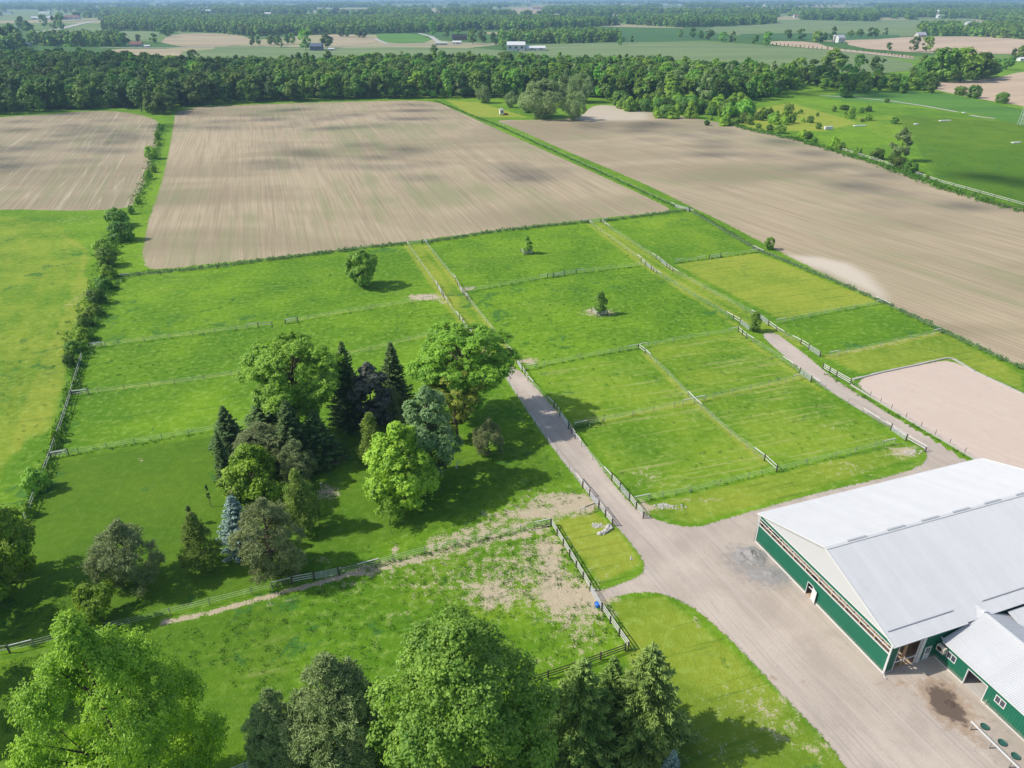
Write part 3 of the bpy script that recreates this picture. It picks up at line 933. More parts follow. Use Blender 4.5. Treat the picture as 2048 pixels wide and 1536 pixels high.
def conifer_np(seed, h, r, n_lev=30, per=9, sprays=16, size=0.5, droop=0.35, hang=0.5, base=0.04, power=0.85, aspect=0.34):
    g = np.random.default_rng(seed)
    P = []; N = []; T = []; S = []; tint = []
    limbs = MB()
    for i in range(n_lev):
        f = (i + g.uniform(-.3, .3)) / n_lev
        f = min(max(f, 0), 1)
        z = h * (base + (1 - base) * f)
        L0 = r * (1 - f) ** power + 0.12 * r * (1 - f)
        kb = max(4, int(per * (1 - f * 0.45)))
        a0 = g.random() * 6.28
        for b in range(kb):
            a = a0 + 6.283 * b / kb + g.uniform(-.25, .25)
            L = L0 * g.uniform(0.68, 1.12)
            dirv = np.array([math.cos(a), math.sin(a), 0]); side = np.array([-math.sin(a), math.cos(a), 0])
            ns = max(4, int(sprays * L / r) + 3)
            s = np.linspace(0.18, 1.0, ns)
            zz = z + (1 - f) * 0 - droop * L * s * (1.25 - 0.55 * s) + 0.10 * L * s ** 3 + (0.35 * f) * L * s
            c = dirv[None] * (L * s)[:, None]; c[:, 2] = zz
            bt = g.random()
            if b % 2 == 0 and f < 0.8:
                limbs.tube([(0, 0, z), tuple(c[ns // 2]), tuple(c[-1])], [0.035, 0.02, 0.008], 3, caps=False)
            for sgn in (-1, 1, 0):
                wdt = (0.30 * L * (1.05 - s) + 0.10)
                q = c + side[None] * (sgn * wdt * g.uniform(0.5, 1.0, ns))[:, None]
                q[:, 2] -= abs(sgn) * wdt * 0.25
                q += g.standard_normal((ns, 3)) * 0.05
                P.append(q)
                nn = np.array([0, 0, 1.0])[None] + g.standard_normal((ns, 3)) * 0.28 + dirv[None] * 0.25
                N.append(nn)
                T.append(dirv[None] * (1.0 if sgn == 0 else 0.75) + side[None] * (sgn * 0.9) + g.standard_normal((ns, 3)) * 0.15 - np.array([0, 0, 0.25])[None])
                S.append(size * g.uniform(0.7, 1.3, ns))
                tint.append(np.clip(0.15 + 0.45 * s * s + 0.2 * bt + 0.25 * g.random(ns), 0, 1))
            if hang > 0:
                q = c + g.standard_normal((ns, 3)) * 0.08; q[:, 2] -= hang * size * 0.6
                P.append(q)
                N.append(dirv[None] + g.standard_normal((ns, 3)) * 0.5)
                T.append(np.array([0, 0, -1.0])[None] + g.standard_normal((ns, 3)) * 0.2)
                S.append(size * g.uniform(0.6, 1.2, ns) * (0.6 + hang))
                tint.append(0.1 + 0.35 * g.random(ns))
    # leader
    P = np.concatenate(P); N = unit(np.concatenate(N)); T = unit(np.concatenate(T)); S = np.concatenate(S); tint = np.concatenate(tint)
    V, Fc, tint = leaves(P, N, T, S, aspect, tint, 0.25)
    limbs.tube([(0, 0, -0.2), (0, 0, h * 0.5), (0, 0, h * 0.99)], [h * 0.017, h * 0.011, 0.02], 7)
    return V, Fc, tint, limbs


# prototypes: each is (crown mesh, trunk mesh, height, radius)
PROTO = {}


def proto_broad(key, seed, h, r, leafm, bark='bark', **kw):
    V, Fc, tint, C = crown_np(seed, h, r, **kw)
    cm = mesh_np("crown_" + key, V, Fc, LEAF[leafm], {'tint': ('FACE', tint)})
    tm = trunk_mb(h, r, kw.get('base', 0.25), C, seed, limbs=kw.get('lobes', 40) // 2).mesh("trunk_" + key, M[bark], True)
    PROTO[key] = (cm, tm, h, r)


def proto_conifer(key, seed, h, r, leafm, **kw):
    V, Fc, tint, limbs = conifer_np(seed, h, r, **kw)
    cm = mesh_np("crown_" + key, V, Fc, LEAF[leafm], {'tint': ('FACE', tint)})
    PROTO[key] = (cm, limbs.mesh("trunk_" + key, M['bark'], True), h, r)


proto_broad('ash_big', 11, 22, 9.0, 'maple', base=0.16, shape='egg', n=80000, leaf=0.31, aspect=0.55, lobes=95, lobe_r=0.22, twigs=34, fluff=0.6)
proto_broad('maple_big', 12, 22, 7.4, 'maple_dark', base=0.10, shape='oval', n=80000, leaf=0.29, aspect=0.7, lobes=110, lobe_r=0.20, twigs=34, fluff=0.65)
proto_broad('pine_big', 13, 17, 4.6, 'pine', base=0.06, shape='oval', n=56000, leaf=0.42, aspect=0.22, lobes=85, lobe_r=0.24, needle=True, twigs=30)
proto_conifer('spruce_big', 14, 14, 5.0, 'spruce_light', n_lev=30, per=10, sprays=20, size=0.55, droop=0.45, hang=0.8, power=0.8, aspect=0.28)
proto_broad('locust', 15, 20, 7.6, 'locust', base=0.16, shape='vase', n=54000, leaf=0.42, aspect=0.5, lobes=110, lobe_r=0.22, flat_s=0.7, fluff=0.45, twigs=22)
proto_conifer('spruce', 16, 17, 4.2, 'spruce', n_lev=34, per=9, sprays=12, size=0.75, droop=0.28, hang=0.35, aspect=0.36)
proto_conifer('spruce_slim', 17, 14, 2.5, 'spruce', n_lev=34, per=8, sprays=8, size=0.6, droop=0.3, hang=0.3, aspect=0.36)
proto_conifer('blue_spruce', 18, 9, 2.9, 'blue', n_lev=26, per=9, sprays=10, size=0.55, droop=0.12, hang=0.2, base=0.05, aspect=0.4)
proto_broad('purple', 19, 15, 4.0, 'purple', base=0.08, shape='oval', n=16000, leaf=0.45, aspect=0.7, lobes=45, lobe_r=0.27)
proto_broad('silver', 20, 17, 5.4, 'silver', base=0.08, shape='oval', n=24000, leaf=0.42, aspect=0.7, lobes=60, lobe_r=0.24, fluff=0.7)
proto_broad('maple', 21, 14, 5.4, 'maple', base=0.07, shape='oval', n=24000, leaf=0.42, aspect=0.65, lobes=60, lobe_r=0.25)
proto_broad('maple_yellow', 22, 11, 4.8, 'yellow', base=0.07, shape='oval', n=18000, leaf=0.42, aspect=0.65, lobes=45, lobe_r=0.26)
proto_broad('gold', 23, 13, 4.4, 'gold', base=0.15, shape='vase', n=13000, leaf=0.42, aspect=0.5, lobes=38, lobe_r=0.24, flat_s=0.5)
proto_broad('pine', 24, 11, 4.6, 'pine_brown', base=0.05, shape='egg', n=26000, leaf=0.40, aspect=0.22, lobes=50, lobe_r=0.26, needle=True)
proto_broad('pine_grey', 25, 12, 4.3, 'pine_brown', base=0.03, shape='oval', n=28000, leaf=0.38, aspect=0.22, lobes=60, lobe_r=0.24, needle=True)
proto_broad('cedar', 26, 8.5, 3.0, 'olive', base=0.02, shape='cone', n=16000, leaf=0.32, aspect=0.3, lobes=50, lobe_r=0.30, needle=True)
proto_broad('columnar', 27, 2.6, 0.42, 'spruce', base=0.0, shape='oval', n=1500, leaf=0.16, aspect=0.4, lobes=14, lobe_r=0.5, needle=True)
proto_broad('young', 28, 5.0, 1.25, 'maple_dark', base=0.12, shape='column', n=3600, leaf=0.28, aspect=0.6, lobes=22, lobe_r=0.5)
proto_broad('round', 29, 10, 4.4, 'maple_dark', base=0.08, shape='round', n=15000, leaf=0.42, aspect=0.65, lobes=48, lobe_r=0.27)
proto_broad('shrub_yellow', 30, 4.6, 3.2, 'yellow', base=0.06, shape='round', n=8500, leaf=0.32, aspect=0.55, lobes=30, lobe_r=0.30)
proto_broad('bush', 31, 4, 2.8, 'wood_b', base=0.0, shape='round', n=4200, leaf=0.42, aspect=0.6, lobes=22, lobe_r=0.36)
proto_broad('bush_b', 32, 4, 2.8, 'maple', base=0.0, shape='egg', n=4200, leaf=0.42, aspect=0.6, lobes=22, lobe_r=0.36)
proto_broad('bush_dark', 33, 5, 3.2, 'wood_a', base=0.0, shape='round', n=5200, leaf=0.45, aspect=0.6, lobes=24, lobe_r=0.34)
proto_broad('willow', 34, 16, 9, 'willow', base=0.03, shape='round', n=15000, leaf=0.75, aspect=0.3, lobes=60, lobe_r=0.24)
proto_broad('poplar', 35, 20, 5.5, 'willow', base=0.12, shape='oval', n=7000, leaf=0.8, aspect=0.5, lobes=34, lobe_r=0.26)
proto_broad('sapling', 36, 4, 2.2, 'locust', base=0.35, shape='round', n=1600, leaf=0.34, aspect=0.5, lobes=12, lobe_r=0.34)

_tree_spin = random.Random(5)


def place_tree(key, x, y, h, r, name, label, cat='tree', group=None, spin=None, lean=None):
    cm, tm, h0, r0 = PROTO[key]
    root = empty(name, (x, y, 0), spin if spin is not None else _tree_spin.uniform(0, 6.28))
    tag(root, label, cat, group)
    sc = (r / r0, r / r0, h / h0)
    link('trunk', tm, root, (0, 0, 0), 0, sc)
    link('crown', cm, root, (0, 0, 0), 0, sc)
    return root


def tree(key, bx, by, top, wpx, name, label, cat='tree', group=None, spin=None, hmul=1.0):
    x, y = G(bx, by)
    h = height_at(bx, by, top) * hmul
    r = metres(wpx, x, y, h * 0.55) / 2
    return place_tree(key, x, y, h, r, name, label, cat, group, spin)


T = tree
# foreground
T('ash_big', 302, 1650, 1240, 365, 'ash_tree', "huge light green leafy tree filling the bottom left corner of the photo", spin=0.4)
T('pine_big', 700, 1610, 1318, 195, 'pine_tree', "tall grey green pine directly left of the big deep green maple at the bottom")
T('pine_big', 582, 1590, 1385, 125, 'pine_tree', "smaller darker pine leaning against the left of the taller foreground pine", spin=2)
T('maple_big', 932, 1630, 1260, 355, 'maple_tree', "huge deep green maple in the bottom centre of the photo")
T('spruce_big', 1155, 1500, 1315, 200, 'spruce_tree', "drooping spruce beside the board fence, left of the foreground pair")
T('spruce_big', 1282, 1488, 1288, 225, 'spruce_tree', "drooping spruce beside the board fence corner, right of the foreground pair", spin=1.2)
T('spruce_big', 1215, 1455, 1310, 120, 'spruce_tree', "narrower dark spruce wedged between the two drooping foreground spruces", spin=3)
T('blue_spruce', 1336, 1580, 1500, 60, 'spruce_tree', "tip of a small blue spruce at the bottom edge below the drooping spruces")
# grove
T('locust', 604, 880, 683, 190, 'locust_tree', "broad airy locust tree, the left one of two standing over the grove")
T('spruce', 703, 850, 683, 92, 'spruce_tree', "tall dark spruce in the grove, left of the purple leaved tree")
T('spruce', 793, 828, 684, 90, 'spruce_tree', "tall dark spruce in the grove, right behind the purple leaved tree")
T('purple', 748, 862, 727, 96, 'purple_tree', "dark purple leaved tree between two tall spruces")
T('locust', 930, 838, 660, 200, 'locust_tree', "broad airy locust tree at the right of the grove beside the gravel track", spin=2.5)
T('pine', 795, 862, 775, 46, 'pine_tree', "narrow olive pine squeezed beside the purple leaved tree")
T('gold', 915, 880, 742, 112, 'golden_tree', "yellow tinted tree behind the silvery poplar in the grove")
T('silver', 862, 965, 776, 128, 'poplar_tree', "silvery pale leaved poplar in the middle of the grove")
T('maple', 805, 1008, 848, 148, 'maple_tree', "bushy bright green maple in front of the silvery poplar")
T('cedar', 748, 925, 828, 62, 'cedar_tree', "pointed green cedar at the left flank of the bushy grove maple")
T('pine', 978, 908, 838, 62, 'pine_tree', "small round brownish pine alone at the right edge of the grove")
T('spruce', 463, 900, 812, 78, 'spruce_tree', "dark ragged spruce at the far left end of the grove")
T('spruce_slim', 455, 965, 862, 44, 'spruce_tree', "slim spruce just in front of the ragged one at the left end of the grove")
T('pine_grey', 535, 935, 848, 124, 'pine_tree', "rounded grey green pine behind the bright yellow green maple")
T('maple_yellow', 516, 1014, 896, 126, 'maple_tree', "bright yellow green maple at the left of the grove above the blue spruce")
T('spruce', 535, 875, 786, 96, 'spruce_tree', "dark spruce in the shade left of the left locust trunk")
T('spruce', 592, 935, 800, 108, 'spruce_tree', "dark spruce in front of the left locust", spin=2.2)
T('spruce', 640, 920, 820, 100, 'spruce_tree', "dark spruce in the shade at the right foot of the left locust", spin=1.2)
T('pine_grey', 600, 965, 880, 70, 'pine_tree', "dark pine in the deep shade between the yellow green maple and the fire pit")
T('cedar', 608, 1056, 941, 78, 'cedar_tree', "olive cone shaped cedar beside the lawn, right behind the large grey pine")
T('blue_spruce', 484, 1096, 990, 84, 'spruce_tree', "blue grey spruce left of the large grey pine")
T('pine_grey', 552, 1150, 1000, 132, 'pine_tree', "large grey brown pine right of the blue spruce")
T('pine', 272, 1168, 1046, 138, 'pine_tree', "wide dark pine alone on the lawn at the lower left")
T('cedar', 410, 1136, 1028, 78, 'cedar_tree', "olive cedar alone on the lawn left of the blue spruce")
T('shrub_yellow', 208, 1242, 1168, 92, 'shrub', "low spreading yellow green shrub near the rope fence", 'shrub')
T('columnar', 384, 1047, 1012, 16, 'cypress_tree', "small dark columnar cypress behind the olive cedar")
T('sapling', 780, 1050, 998, 60, 'young_tree', "small tree with a bare stem in front of the bushy grove maple")
T('round', 727, 573, 501, 66, 'maple_tree', "single round dark green tree standing in the upper left paddock")
T('young', 1054, 507, 472, 21, 'young_tree', "young tree inside a fence guard in the far middle paddock")
T('young', 1199, 628, 583, 27, 'young_tree', "young tree inside a fence guard on bare soil in the central paddock")
T('young', 1507, 662, 623, 25, 'young_tree', "young tree beside the gates at the head of the right gravel track")
T('round', 1538, 499, 474, 20, 'small_tree', "little round tree on the field boundary beside the pale dried puddle")
# left edge
T('maple_yellow', 25, 1165, 1008, 135, 'maple_tree', "bright yellow green tree at the left edge of the photo")
T('bush_b', -30, 1210, 1140, 90, 'shrub', "dark green bush cut by the left edge below the yellow green tree", 'shrub')
T('maple', -190, 1440, 1180, 240, 'maple_tree', "tree outside the left edge whose shade falls on the lower left lawn")
T('maple', -100, 1260, 1090, 140, 'maple_tree', "tree outside the left edge beside the lawn fence, casting shade on the grass")

# the small cypress with its clear trunk on a pole
_x, _y = G(422, 1013)
pt = empty('cypress_tree', (_x, _y, 0))
tag(pt, "small dark cypress clipped to a flame shape on a tall bare stem on the lawn", 'tree')
MB().tube([(0, 0, -0.1), (0.02, 0, 1.5), (0, 0, 2.2)], [0.07, 0.05, 0.04], 6).build('trunk', M['bark_pale'], pt)
link('crown', PROTO['columnar'][0], pt, (0, 0, 1.6), 0, (0.8, 0.8, 1.0))

# hedge along the west fence
HEDGE = [  # px, base y, top y, width, kind, label
    (238, 452, 410, 44, 'bush_dark', "dark dense hawthorn at the top of the west hedge by the field corner"),
    (246, 482, 438, 48, 'bush_dark', "second dark hawthorn of the west hedge, just below the first"),
    (208, 508, 472, 36, 'bush', "loose mid green bush bulging left out of the west hedge"),
    (218, 532, 488, 40, 'bush_dark', "dark bush of the west hedge level with the ploughed field corner"),
    (216, 556, 524, 36, 'bush_b', "yellow green bush of the west hedge where the cross fence meets it"),
    (208, 580, 552, 34, 'bush', "bush of the west hedge just below the top paddock fence"),
    (197, 606, 572, 36, 'bush_dark', "grey green hawthorn in the middle of the west hedge"),
    (192, 632, 604, 30, 'bush', "rounded bush below the grey green hawthorn of the west hedge"),
    (174, 654, 622, 30, 'bush', "pale bush left of the hedge line above the first wooden brace"),
    (168, 682, 650, 38, 'bush_b', "leafy bush of the west hedge beside the first wooden brace"),
    (150, 706, 676, 34, 'bush', "bush of the west hedge just below the first wooden brace"),
    (144, 733, 702, 26, 'bush_dark', "last dark bush where the west hedge thins out to bare fence"),
    (150, 772, 757, 14, 'bush_b', "tiny bush on the bare west fence above the second brace"),
    (112, 884, 856, 24, 'bush_b', "small yellow green bush on the west fence above the third brace"),
    (76, 980, 930, 52, 'bush', "big round bush on the west fence below the third brace"),
    (60, 1030, 1000, 26, 'bush_b', "small bush between the big round bush and the yellow green tree"),
]
for bx, by, ty, w, kd, lab in HEDGE:
    T(kd, bx, by, ty, w * 1.0, 'hedge_bush', lab, 'bush', "bushes of the west hedge", hmul=0.85)
FAR_HEDGE = [(303, 318, 292, 26, "round bush beside the grass strip between the two upper left fields"), (318, 292, 283, 10, "small bush just above the round one on the upper left grass strip"),
             (322, 262, 246, 12, "small bush at the top of the upper left grass strip"), (308, 345, 330, 12, "small bush below the round one on the upper left grass strip"),
             (299, 358, 340, 14, "dark bush halfway down the upper left grass strip"), (278, 408, 392, 14, "bush at the lower end of the upper left grass strip"),
             (264, 428, 412, 14, "bush where the upper left grass strip meets the hedge"), (316, 280, 262, 11, "thin bush between the wood and the round bush")]
for bx, by, ty, w, lab in FAR_HEDGE:
    T('bush', bx, by, ty, w, 'hedge_bush', lab, 'bush', "bushes along the upper left grass strip")

# willows by the wet corner of the fields
T('willow', 1088, 236, 158, 96, 'willow_tree', "largest pale willow in the wet corner between the far fields")
T('willow', 1060, 225, 178, 50, 'willow_tree', "willow at the left shoulder of the largest willow")
T('willow', 1148, 240, 184, 48, 'willow_tree', "round pale willow in front right of the largest willow")
T('willow', 1160, 205, 146, 56, 'willow_tree', "pale willow behind the round one at the wood edge")
T('willow', 968, 206, 170, 32, 'willow_tree', "small round willow alone on the yellow green wet meadow")
T('willow', 1023, 215, 182, 28, 'willow_tree', "small willow between the lone one and the largest willow")
T('poplar', 1408, 214, 140, 32, 'poplar_tree', "pale tall poplar at the front of the right wood")
T('poplar', 1350, 198, 138, 30, 'poplar_tree', "pale poplar left of the tallest one at the front of the right wood")
T('poplar', 1796, 322, 255, 40, 'poplar_tree', "tall thin grey green tree by the hedge of the right hand green field")
T('bush_dark', 1752, 318, 296, 28, 'hedge_bush', "dark bush left of the tall thin tree in the far right hedge", 'bush')
T('bush_dark', 1790, 328, 308, 30, 'hedge_bush', "dark bush at the foot of the tall thin tree in the far right hedge", 'bush')

# scrub and hedge bushes of the far right
def along(pts, step):
    """points every step metres along a surveyed line"""
    P = [Vector(q) for q in GL(pts)]
    out = []; carry = 0.0
    for a, b in zip(P[:-1], P[1:]):
        L = (b - a).length
        d = carry
        while d < L:
            q = a.lerp(b, d / L); out.append((q.x, q.y)); d += step
        carry = d - L
    return out


g2 = random.Random(21)
for x, y in along([(1400, 235), (1450, 246), (1540, 262), (1600, 277), (1660, 294), (1700, 306), (1760, 322), (1830, 350), (1880, 368)], 9.5):
    h = g2.uniform(1.5, 5.5)
    if g2.random() < 0.85:
        place_tree(g2.choice(['bush', 'bush_dark', 'bush_b']), x + g2.uniform(-3, 3), y + g2.uniform(0, 7), h, h * g2.uniform(0.5, 0.8), 'hedge_bush',
                   "bush in the long hedge between the right ploughed field and the far green field", 'bush', "bushes of the far right hedge")
for px, py, n, wx, wy, hh, lab in [(1300, 215, 34, 70, 10, 8, "leafy scrub tree at the foot of the right wood beside the ploughed field"),
                                   (1400, 225, 40, 90, 13, 9, "leafy scrub tree at the foot of the right wood beside the ploughed field"),
                                   (1500, 238, 34, 90, 14, 5, "low scrub bush spreading over the rough yellow meadow"),
                                   (1640, 232, 26, 110, 14, 3.5, "low scrub bush spreading over the rough yellow meadow")]:
    for i in range(n):
        x, y = G(px + g2.uniform(-wx, wx), py + g2.uniform(-wy, wy))
        h = hh * g2.uniform(0.5, 1.3)
        place_tree(g2.choice(['bush', 'bush_b', 'bush_b', 'bush_dark']), x, y, h, h * g2.uniform(0.4, 0.65), 'scrub_bush', lab, 'bush', "scrub at the foot of the wood and on the rough meadow")
for bx, by, ty, w, lab in [(1788, 247, 234, 16, "round bush alone on the pale meadow strip"), (1920, 190, 172, 24, "leafy bush at the rim of the brown field right of the track"),
                           (1946, 196, 170, 26, "taller bush at the rim of the brown field"), (2002, 206, 184, 24, "round dark bush at the right rim of the brown field"),
                           (1692, 195, 182, 26, "dark mound of bushes beside the meadow track"), (1773, 205, 197, 10, "small bush on the meadow track"),
                           (1688, 220, 210, 18, "small double bush in the middle of the far meadow"), (1512, 240, 224, 10, "thin dark juniper in the rough meadow"),
                           (1868, 178, 156, 18, "brownish bush left of the brown field"), (1636, 258, 245, 12, "dark bush at the edge of the rough meadow")]:
    T('bush_dark', bx, by, ty, w, 'meadow_bush', lab, 'bush')

# woodland prototypes, one mesh each with crown and trunk joined
def wood_proto(key, seed, h, r, leafm, n, leaf, lobes, shape, base=0.12, conif=False):
    if conif:
        V, Fc, tint, _ = conifer_np(seed, h, r, n_lev=14, per=6, sprays=5, size=leaf, droop=0.25, hang=0, base=0.1)
    else:
        V, Fc, tint, C = crown_np(seed, h, r, base=base, shape=shape, n=n, leaf=leaf, aspect=0.8, lobes=lobes, lobe_r=0.38, twigs=16, fluff=0.5)
    tm = MB().tube([(0, 0, -.3), (0, 0, h * .7)], [0.3, 0.15], 5)
    tv = np.array(tm.v); tf = np.array([f for f in tm.f if len(f) == 4]) + len(V)
    V = np.concatenate([V, tv]); Fa = np.concatenate([Fc, tf])
    mi = np.concatenate([np.zeros(len(Fc)), np.ones(len(tf))])
    return mesh_np("wood_tree_" + key, V, Fa, None, {'tint': ('FACE', np.concatenate([tint, np.zeros(len(tf))]))}, mats=[LEAF[leafm], M['bark']], mat_idx=mi)


WOOD = [wood_proto('a', 41, 18, 6.2, 'wood_a', 4200, 1.0, 20, 'round'), wood_proto('b', 42, 19, 5.8, 'wood_b', 4200, 1.0, 20, 'round'),
        wood_proto('c', 43, 16, 6.6, 'wood_a', 4400, 1.0, 22, 'round'), wood_proto('d', 44, 20, 5.8, 'wood_b', 4200, 1.0, 20, 'oval', 0.08),
        wood_proto('e', 45, 18, 5.6, 'wood_a', 3200, 1.1, 22, 'round', 0.06), wood_proto('f', 46, 19, 4.2, 'willow', 2400, 0.9, 24, 'oval'),
        wood_proto('g', 47, 20, 3.6, 'spruce', 0, 1.6, 0, '', conif=True)]
FAR = [wood_proto('h', 51, 18, 7.5, 'wood_a', 420, 2.6, 12, 'round', 0.0), wood_proto('i', 52, 19, 7.0, 'wood_a', 420, 2.6, 12, 'oval', 0.0),
       wood_proto('j', 53, 17, 8.0, 'wood_b', 420, 2.8, 12, 'egg', 0.0)]


def fill(poly_px, step, jit=0.45, seed=1):
    poly = np.array(GL(poly_px))
    g = np.random.default_rng(seed)
    x0, y0 = poly.min(0); x1, y1 = poly.max(0)
    xs = np.arange(x0, x1, step); ys = np.arange(y0, y1, step)
    XX, YY = np.meshgrid(xs, ys)
    P = np.stack([XX.ravel(), YY.ravel()], 1) + g.uniform(-jit, jit, (XX.size, 2)) * step
    return P[sdist(P, poly) > 0]


def scatter_stuff(name, P, scl, pick, rot, sources, label, cat):
    V = np.concatenate([P, np.zeros((len(P), 1))], 1)
    me = bpy.data.meshes.new(name)
    me.vertices.add(len(V)); me.vertices.foreach_set("co", V.astype(np.float32).ravel())
    a = me.attributes.new("scl", 'FLOAT_VECTOR', 'POINT'); a.data.foreach_set("vector", scl.astype(np.float32).ravel())
    a = me.attributes.new("pick", 'INT', 'POINT'); a.data.foreach_set("value", pick.astype(np.int32))
    r3 = np.zeros((len(P), 3)); r3[:, 2] = rot
    a = me.attributes.new("rot", 'FLOAT_VECTOR', 'POINT'); a.data.foreach_set("vector", r3.astype(np.float32).ravel())
    o = link(name, me)
    tag(o, label, cat, kind='stuff')
    ng = bpy.data.node_groups.new(name, 'GeometryNodeTree')
    ng.interface.new_socket("Geometry", in_out='INPUT', socket_type='NodeSocketGeometry')
    ng.interface.new_socket("Geometry", in_out='OUTPUT', socket_type='NodeSocketGeometry')
    gi = ng.nodes.new('NodeGroupInput'); go = ng.nodes.new('NodeGroupOutput')
    iop = ng.nodes.new('GeometryNodeInstanceOnPoints')
    jn = ng.nodes.new('GeometryNodeJoinGeometry')
    for s_ in reversed(sources):
        oi = ng.nodes.new('GeometryNodeObjectInfo'); oi.inputs['Object'].default_value = s_
        oi.inputs['As Instance'].default_value = True
        ng.links.new(oi.outputs['Geometry'], jn.inputs[0])
    def at(nm, dt):
        nd = ng.nodes.new('GeometryNodeInputNamedAttribute'); nd.data_type = dt; nd.inputs['Name'].default_value = nm
        return nd.outputs['Attribute']
    ng.links.new(gi.outputs[0], iop.inputs['Points'])
    ng.links.new(jn.outputs[0], iop.inputs['Instance'])
    iop.inputs['Pick Instance'].default_value = True
    ng.links.new(at('pick', 'INT'), iop.inputs['Instance Index'])
    ng.links.new(at('scl', 'FLOAT_VECTOR'), iop.inputs['Scale'])
    e2r = ng.nodes.new('FunctionNodeEulerToRotation')
    ng.links.new(at('rot', 'FLOAT_VECTOR'), e2r.inputs[0])
    ng.links.new(e2r.outputs[0], iop.inputs['Rotation'])
    ng.links.new(iop.outputs[0], go.inputs[0])
    md = o.modifiers.new('scatter', 'NODES'); md.node_group = ng
    return o


WOODS = {
    'left': [(-900, 250), (-200, 236), (0, 231), (110, 222), (250, 217), (330, 236), (352, 214), (480, 207), (560, 205), (560, 150), (400, 150), (180, 132), (0, 130), (-500, 135), (-900, 160)],
    'middle': [(560, 205), (700, 199), (868, 196), (960, 198), (1060, 196), (1190, 200), (1200, 150), (1000, 146), (800, 146), (560, 150)],
    'right': [(1190, 200), (1250, 203), (1330, 208), (1420, 212), (1500, 202), (1568, 190), (1570, 172), (1400, 162), (1300, 152), (1200, 150)],
}
WOOD_LABEL = {'left': "broadleaf tree in the shaded wood behind the striped field at the upper left",
              'middle': "broadleaf tree in the sunny wood behind the middle ploughed field",
              'right': "broadleaf tree in the wood behind the willows at the upper right"}
cand = []
for kname, poly in WOODS.items():
    P = fill(poly, 9.6, seed=len(kname))
    # front rows vary
    for x, y in P:
        cand.append((math.hypot(x, y), x, y, kname))
cand.sort()
cand = [c for c in cand if abs(c[1]) < 0.72 * c[2] + 40]
g3 = random.Random(9)
wood_src = {}
rest = []
for i, (d, x, y, kn) in enumerate(cand):
    w = g3.random()
    pk = g3.choices([0, 1, 2, 3, 4, 5, 6], [5, .8, 5, .8, 4, .5, .3] if kn == 'left' else [3, 3, 3, 3, 3, 0.7 if kn != 'right' else 3, 0.25])[0]  # darker kinds favoured in the left wood, partly painting in its cloud shade
    s = g3.uniform(0.78, 1.12); sw = s * g3.uniform(0.9, 1.25)
    if i < 270 or (i < 296 and pk not in wood_src):
        o = link('woodland_tree', WOOD[pk], None, (x, y, 0), g3.uniform(0, 6.28), (sw, sw, s))
        tag(o, "pointed dark conifer standing among the broadleaf trees of the %s wood" % kn if pk == 6 else ("pale " if pk == 5 else "") + WOOD_LABEL[kn], 'tree', "trees of the %s wood" % kn)
        wood_src.setdefault(pk, o)
    else:
        rest.append((x, y, sw, sw, s, pk))
rest = np.array(rest)
keys = sorted(wood_src)
scatter_stuff('woodland', rest[:, :2], rest[:, 2:5], np.array([keys.index(int(p)) if int(p) in keys else 0 for p in rest[:, 5]]), np.random.default_rng(3).uniform(0, 6.28, len(rest)),
              [wood_src[k_] for k_ in keys], "mass of broadleaf woodland behind the ploughed fields", 'woodland')

# hedgerow and single trees of the middle distance
MID = [(1600, 146, 116, 24), (1625, 146, 118, 26), (1664, 150, 88, 44), (1716, 150, 110, 26), (1752, 148, 112, 30), (1640, 172, 130, 40), (1690, 172, 132, 40), (1740, 174, 140, 44),
       (1580, 170, 126, 36), (1790, 180, 148, 44), (1830, 180, 154, 40), (1612, 160, 128, 34), (1770, 176, 150, 30), (1848, 160, 108, 40), (1880, 164, 98, 52), (1920, 164, 98, 54), (1955, 160, 104, 46),
       (1975, 158, 112, 34), (1835, 155, 120, 30), (2012, 140, 112, 24), (2035, 118, 95, 24), (2060, 120, 88, 60), (1852, 103, 74, 24), (1826, 103, 74, 20), (1778, 100, 84, 12),
       (1575, 78, 58, 18), (1600, 80, 57, 20), (1638, 86, 60, 28), (1665, 78, 55, 16), (1700, 74, 58, 12), (1718, 74, 55, 14), (1745, 74, 52, 24), (1770, 70, 56, 10), (1360, 74, 59, 12),
       (1385, 76, 55, 16), (1400, 78, 58, 16), (1418, 80, 58, 18), (1446, 84, 64, 18), (1465, 84, 64, 14), (1508, 88, 68, 16), (1532, 92, 64, 18), (1264, 86, 71, 7),
       (868, 108, 86, 14), (390, 128, 100, 22), (355, 130, 112, 18), (252, 118, 106, 10), (272, 122, 108, 12), (248, 92, 65, 26), (278, 84, 68, 12), (310, 86, 66, 18), (335, 74, 46, 26),
       (505, 92, 70, 12), (518, 90, 72, 10), (550, 90, 62, 30), (580, 88, 64, 24), (612, 100, 60, 28), (655, 96, 62, 24), (690, 74, 52, 30), (722, 76, 52, 26),
       (865, 72, 44, 18), (893, 76, 52, 14), (945, 88, 58, 20), (965, 86, 60, 18), (990, 90, 64, 20), (1005, 94, 62, 20), (915, 78, 60, 14), (30, 90, 40, 30), (12, 98, 46, 30), (45, 60, 28, 20), (90, 55, 30, 16),
       (125, 60, 28, 20), (60, 72, 36, 24), (110, 58, 34, 18)]
gm = random.Random(17)
for i in range(46):
    px = gm.uniform(1572, 1860); t_ = (px - 1572) / 288
    by = 176 + 6 * t_ + gm.uniform(-13, 7)
    MID.append((px, by, by - gm.uniform(20, 36), gm.uniform(16, 28)))
for i in range(16):
    px = gm.uniform(1822, 1985); by = gm.uniform(152, 164) - abs(px - 1900) * 0.03
    MID.append((px, by, by - gm.uniform(38, 56), gm.uniform(24, 34)))
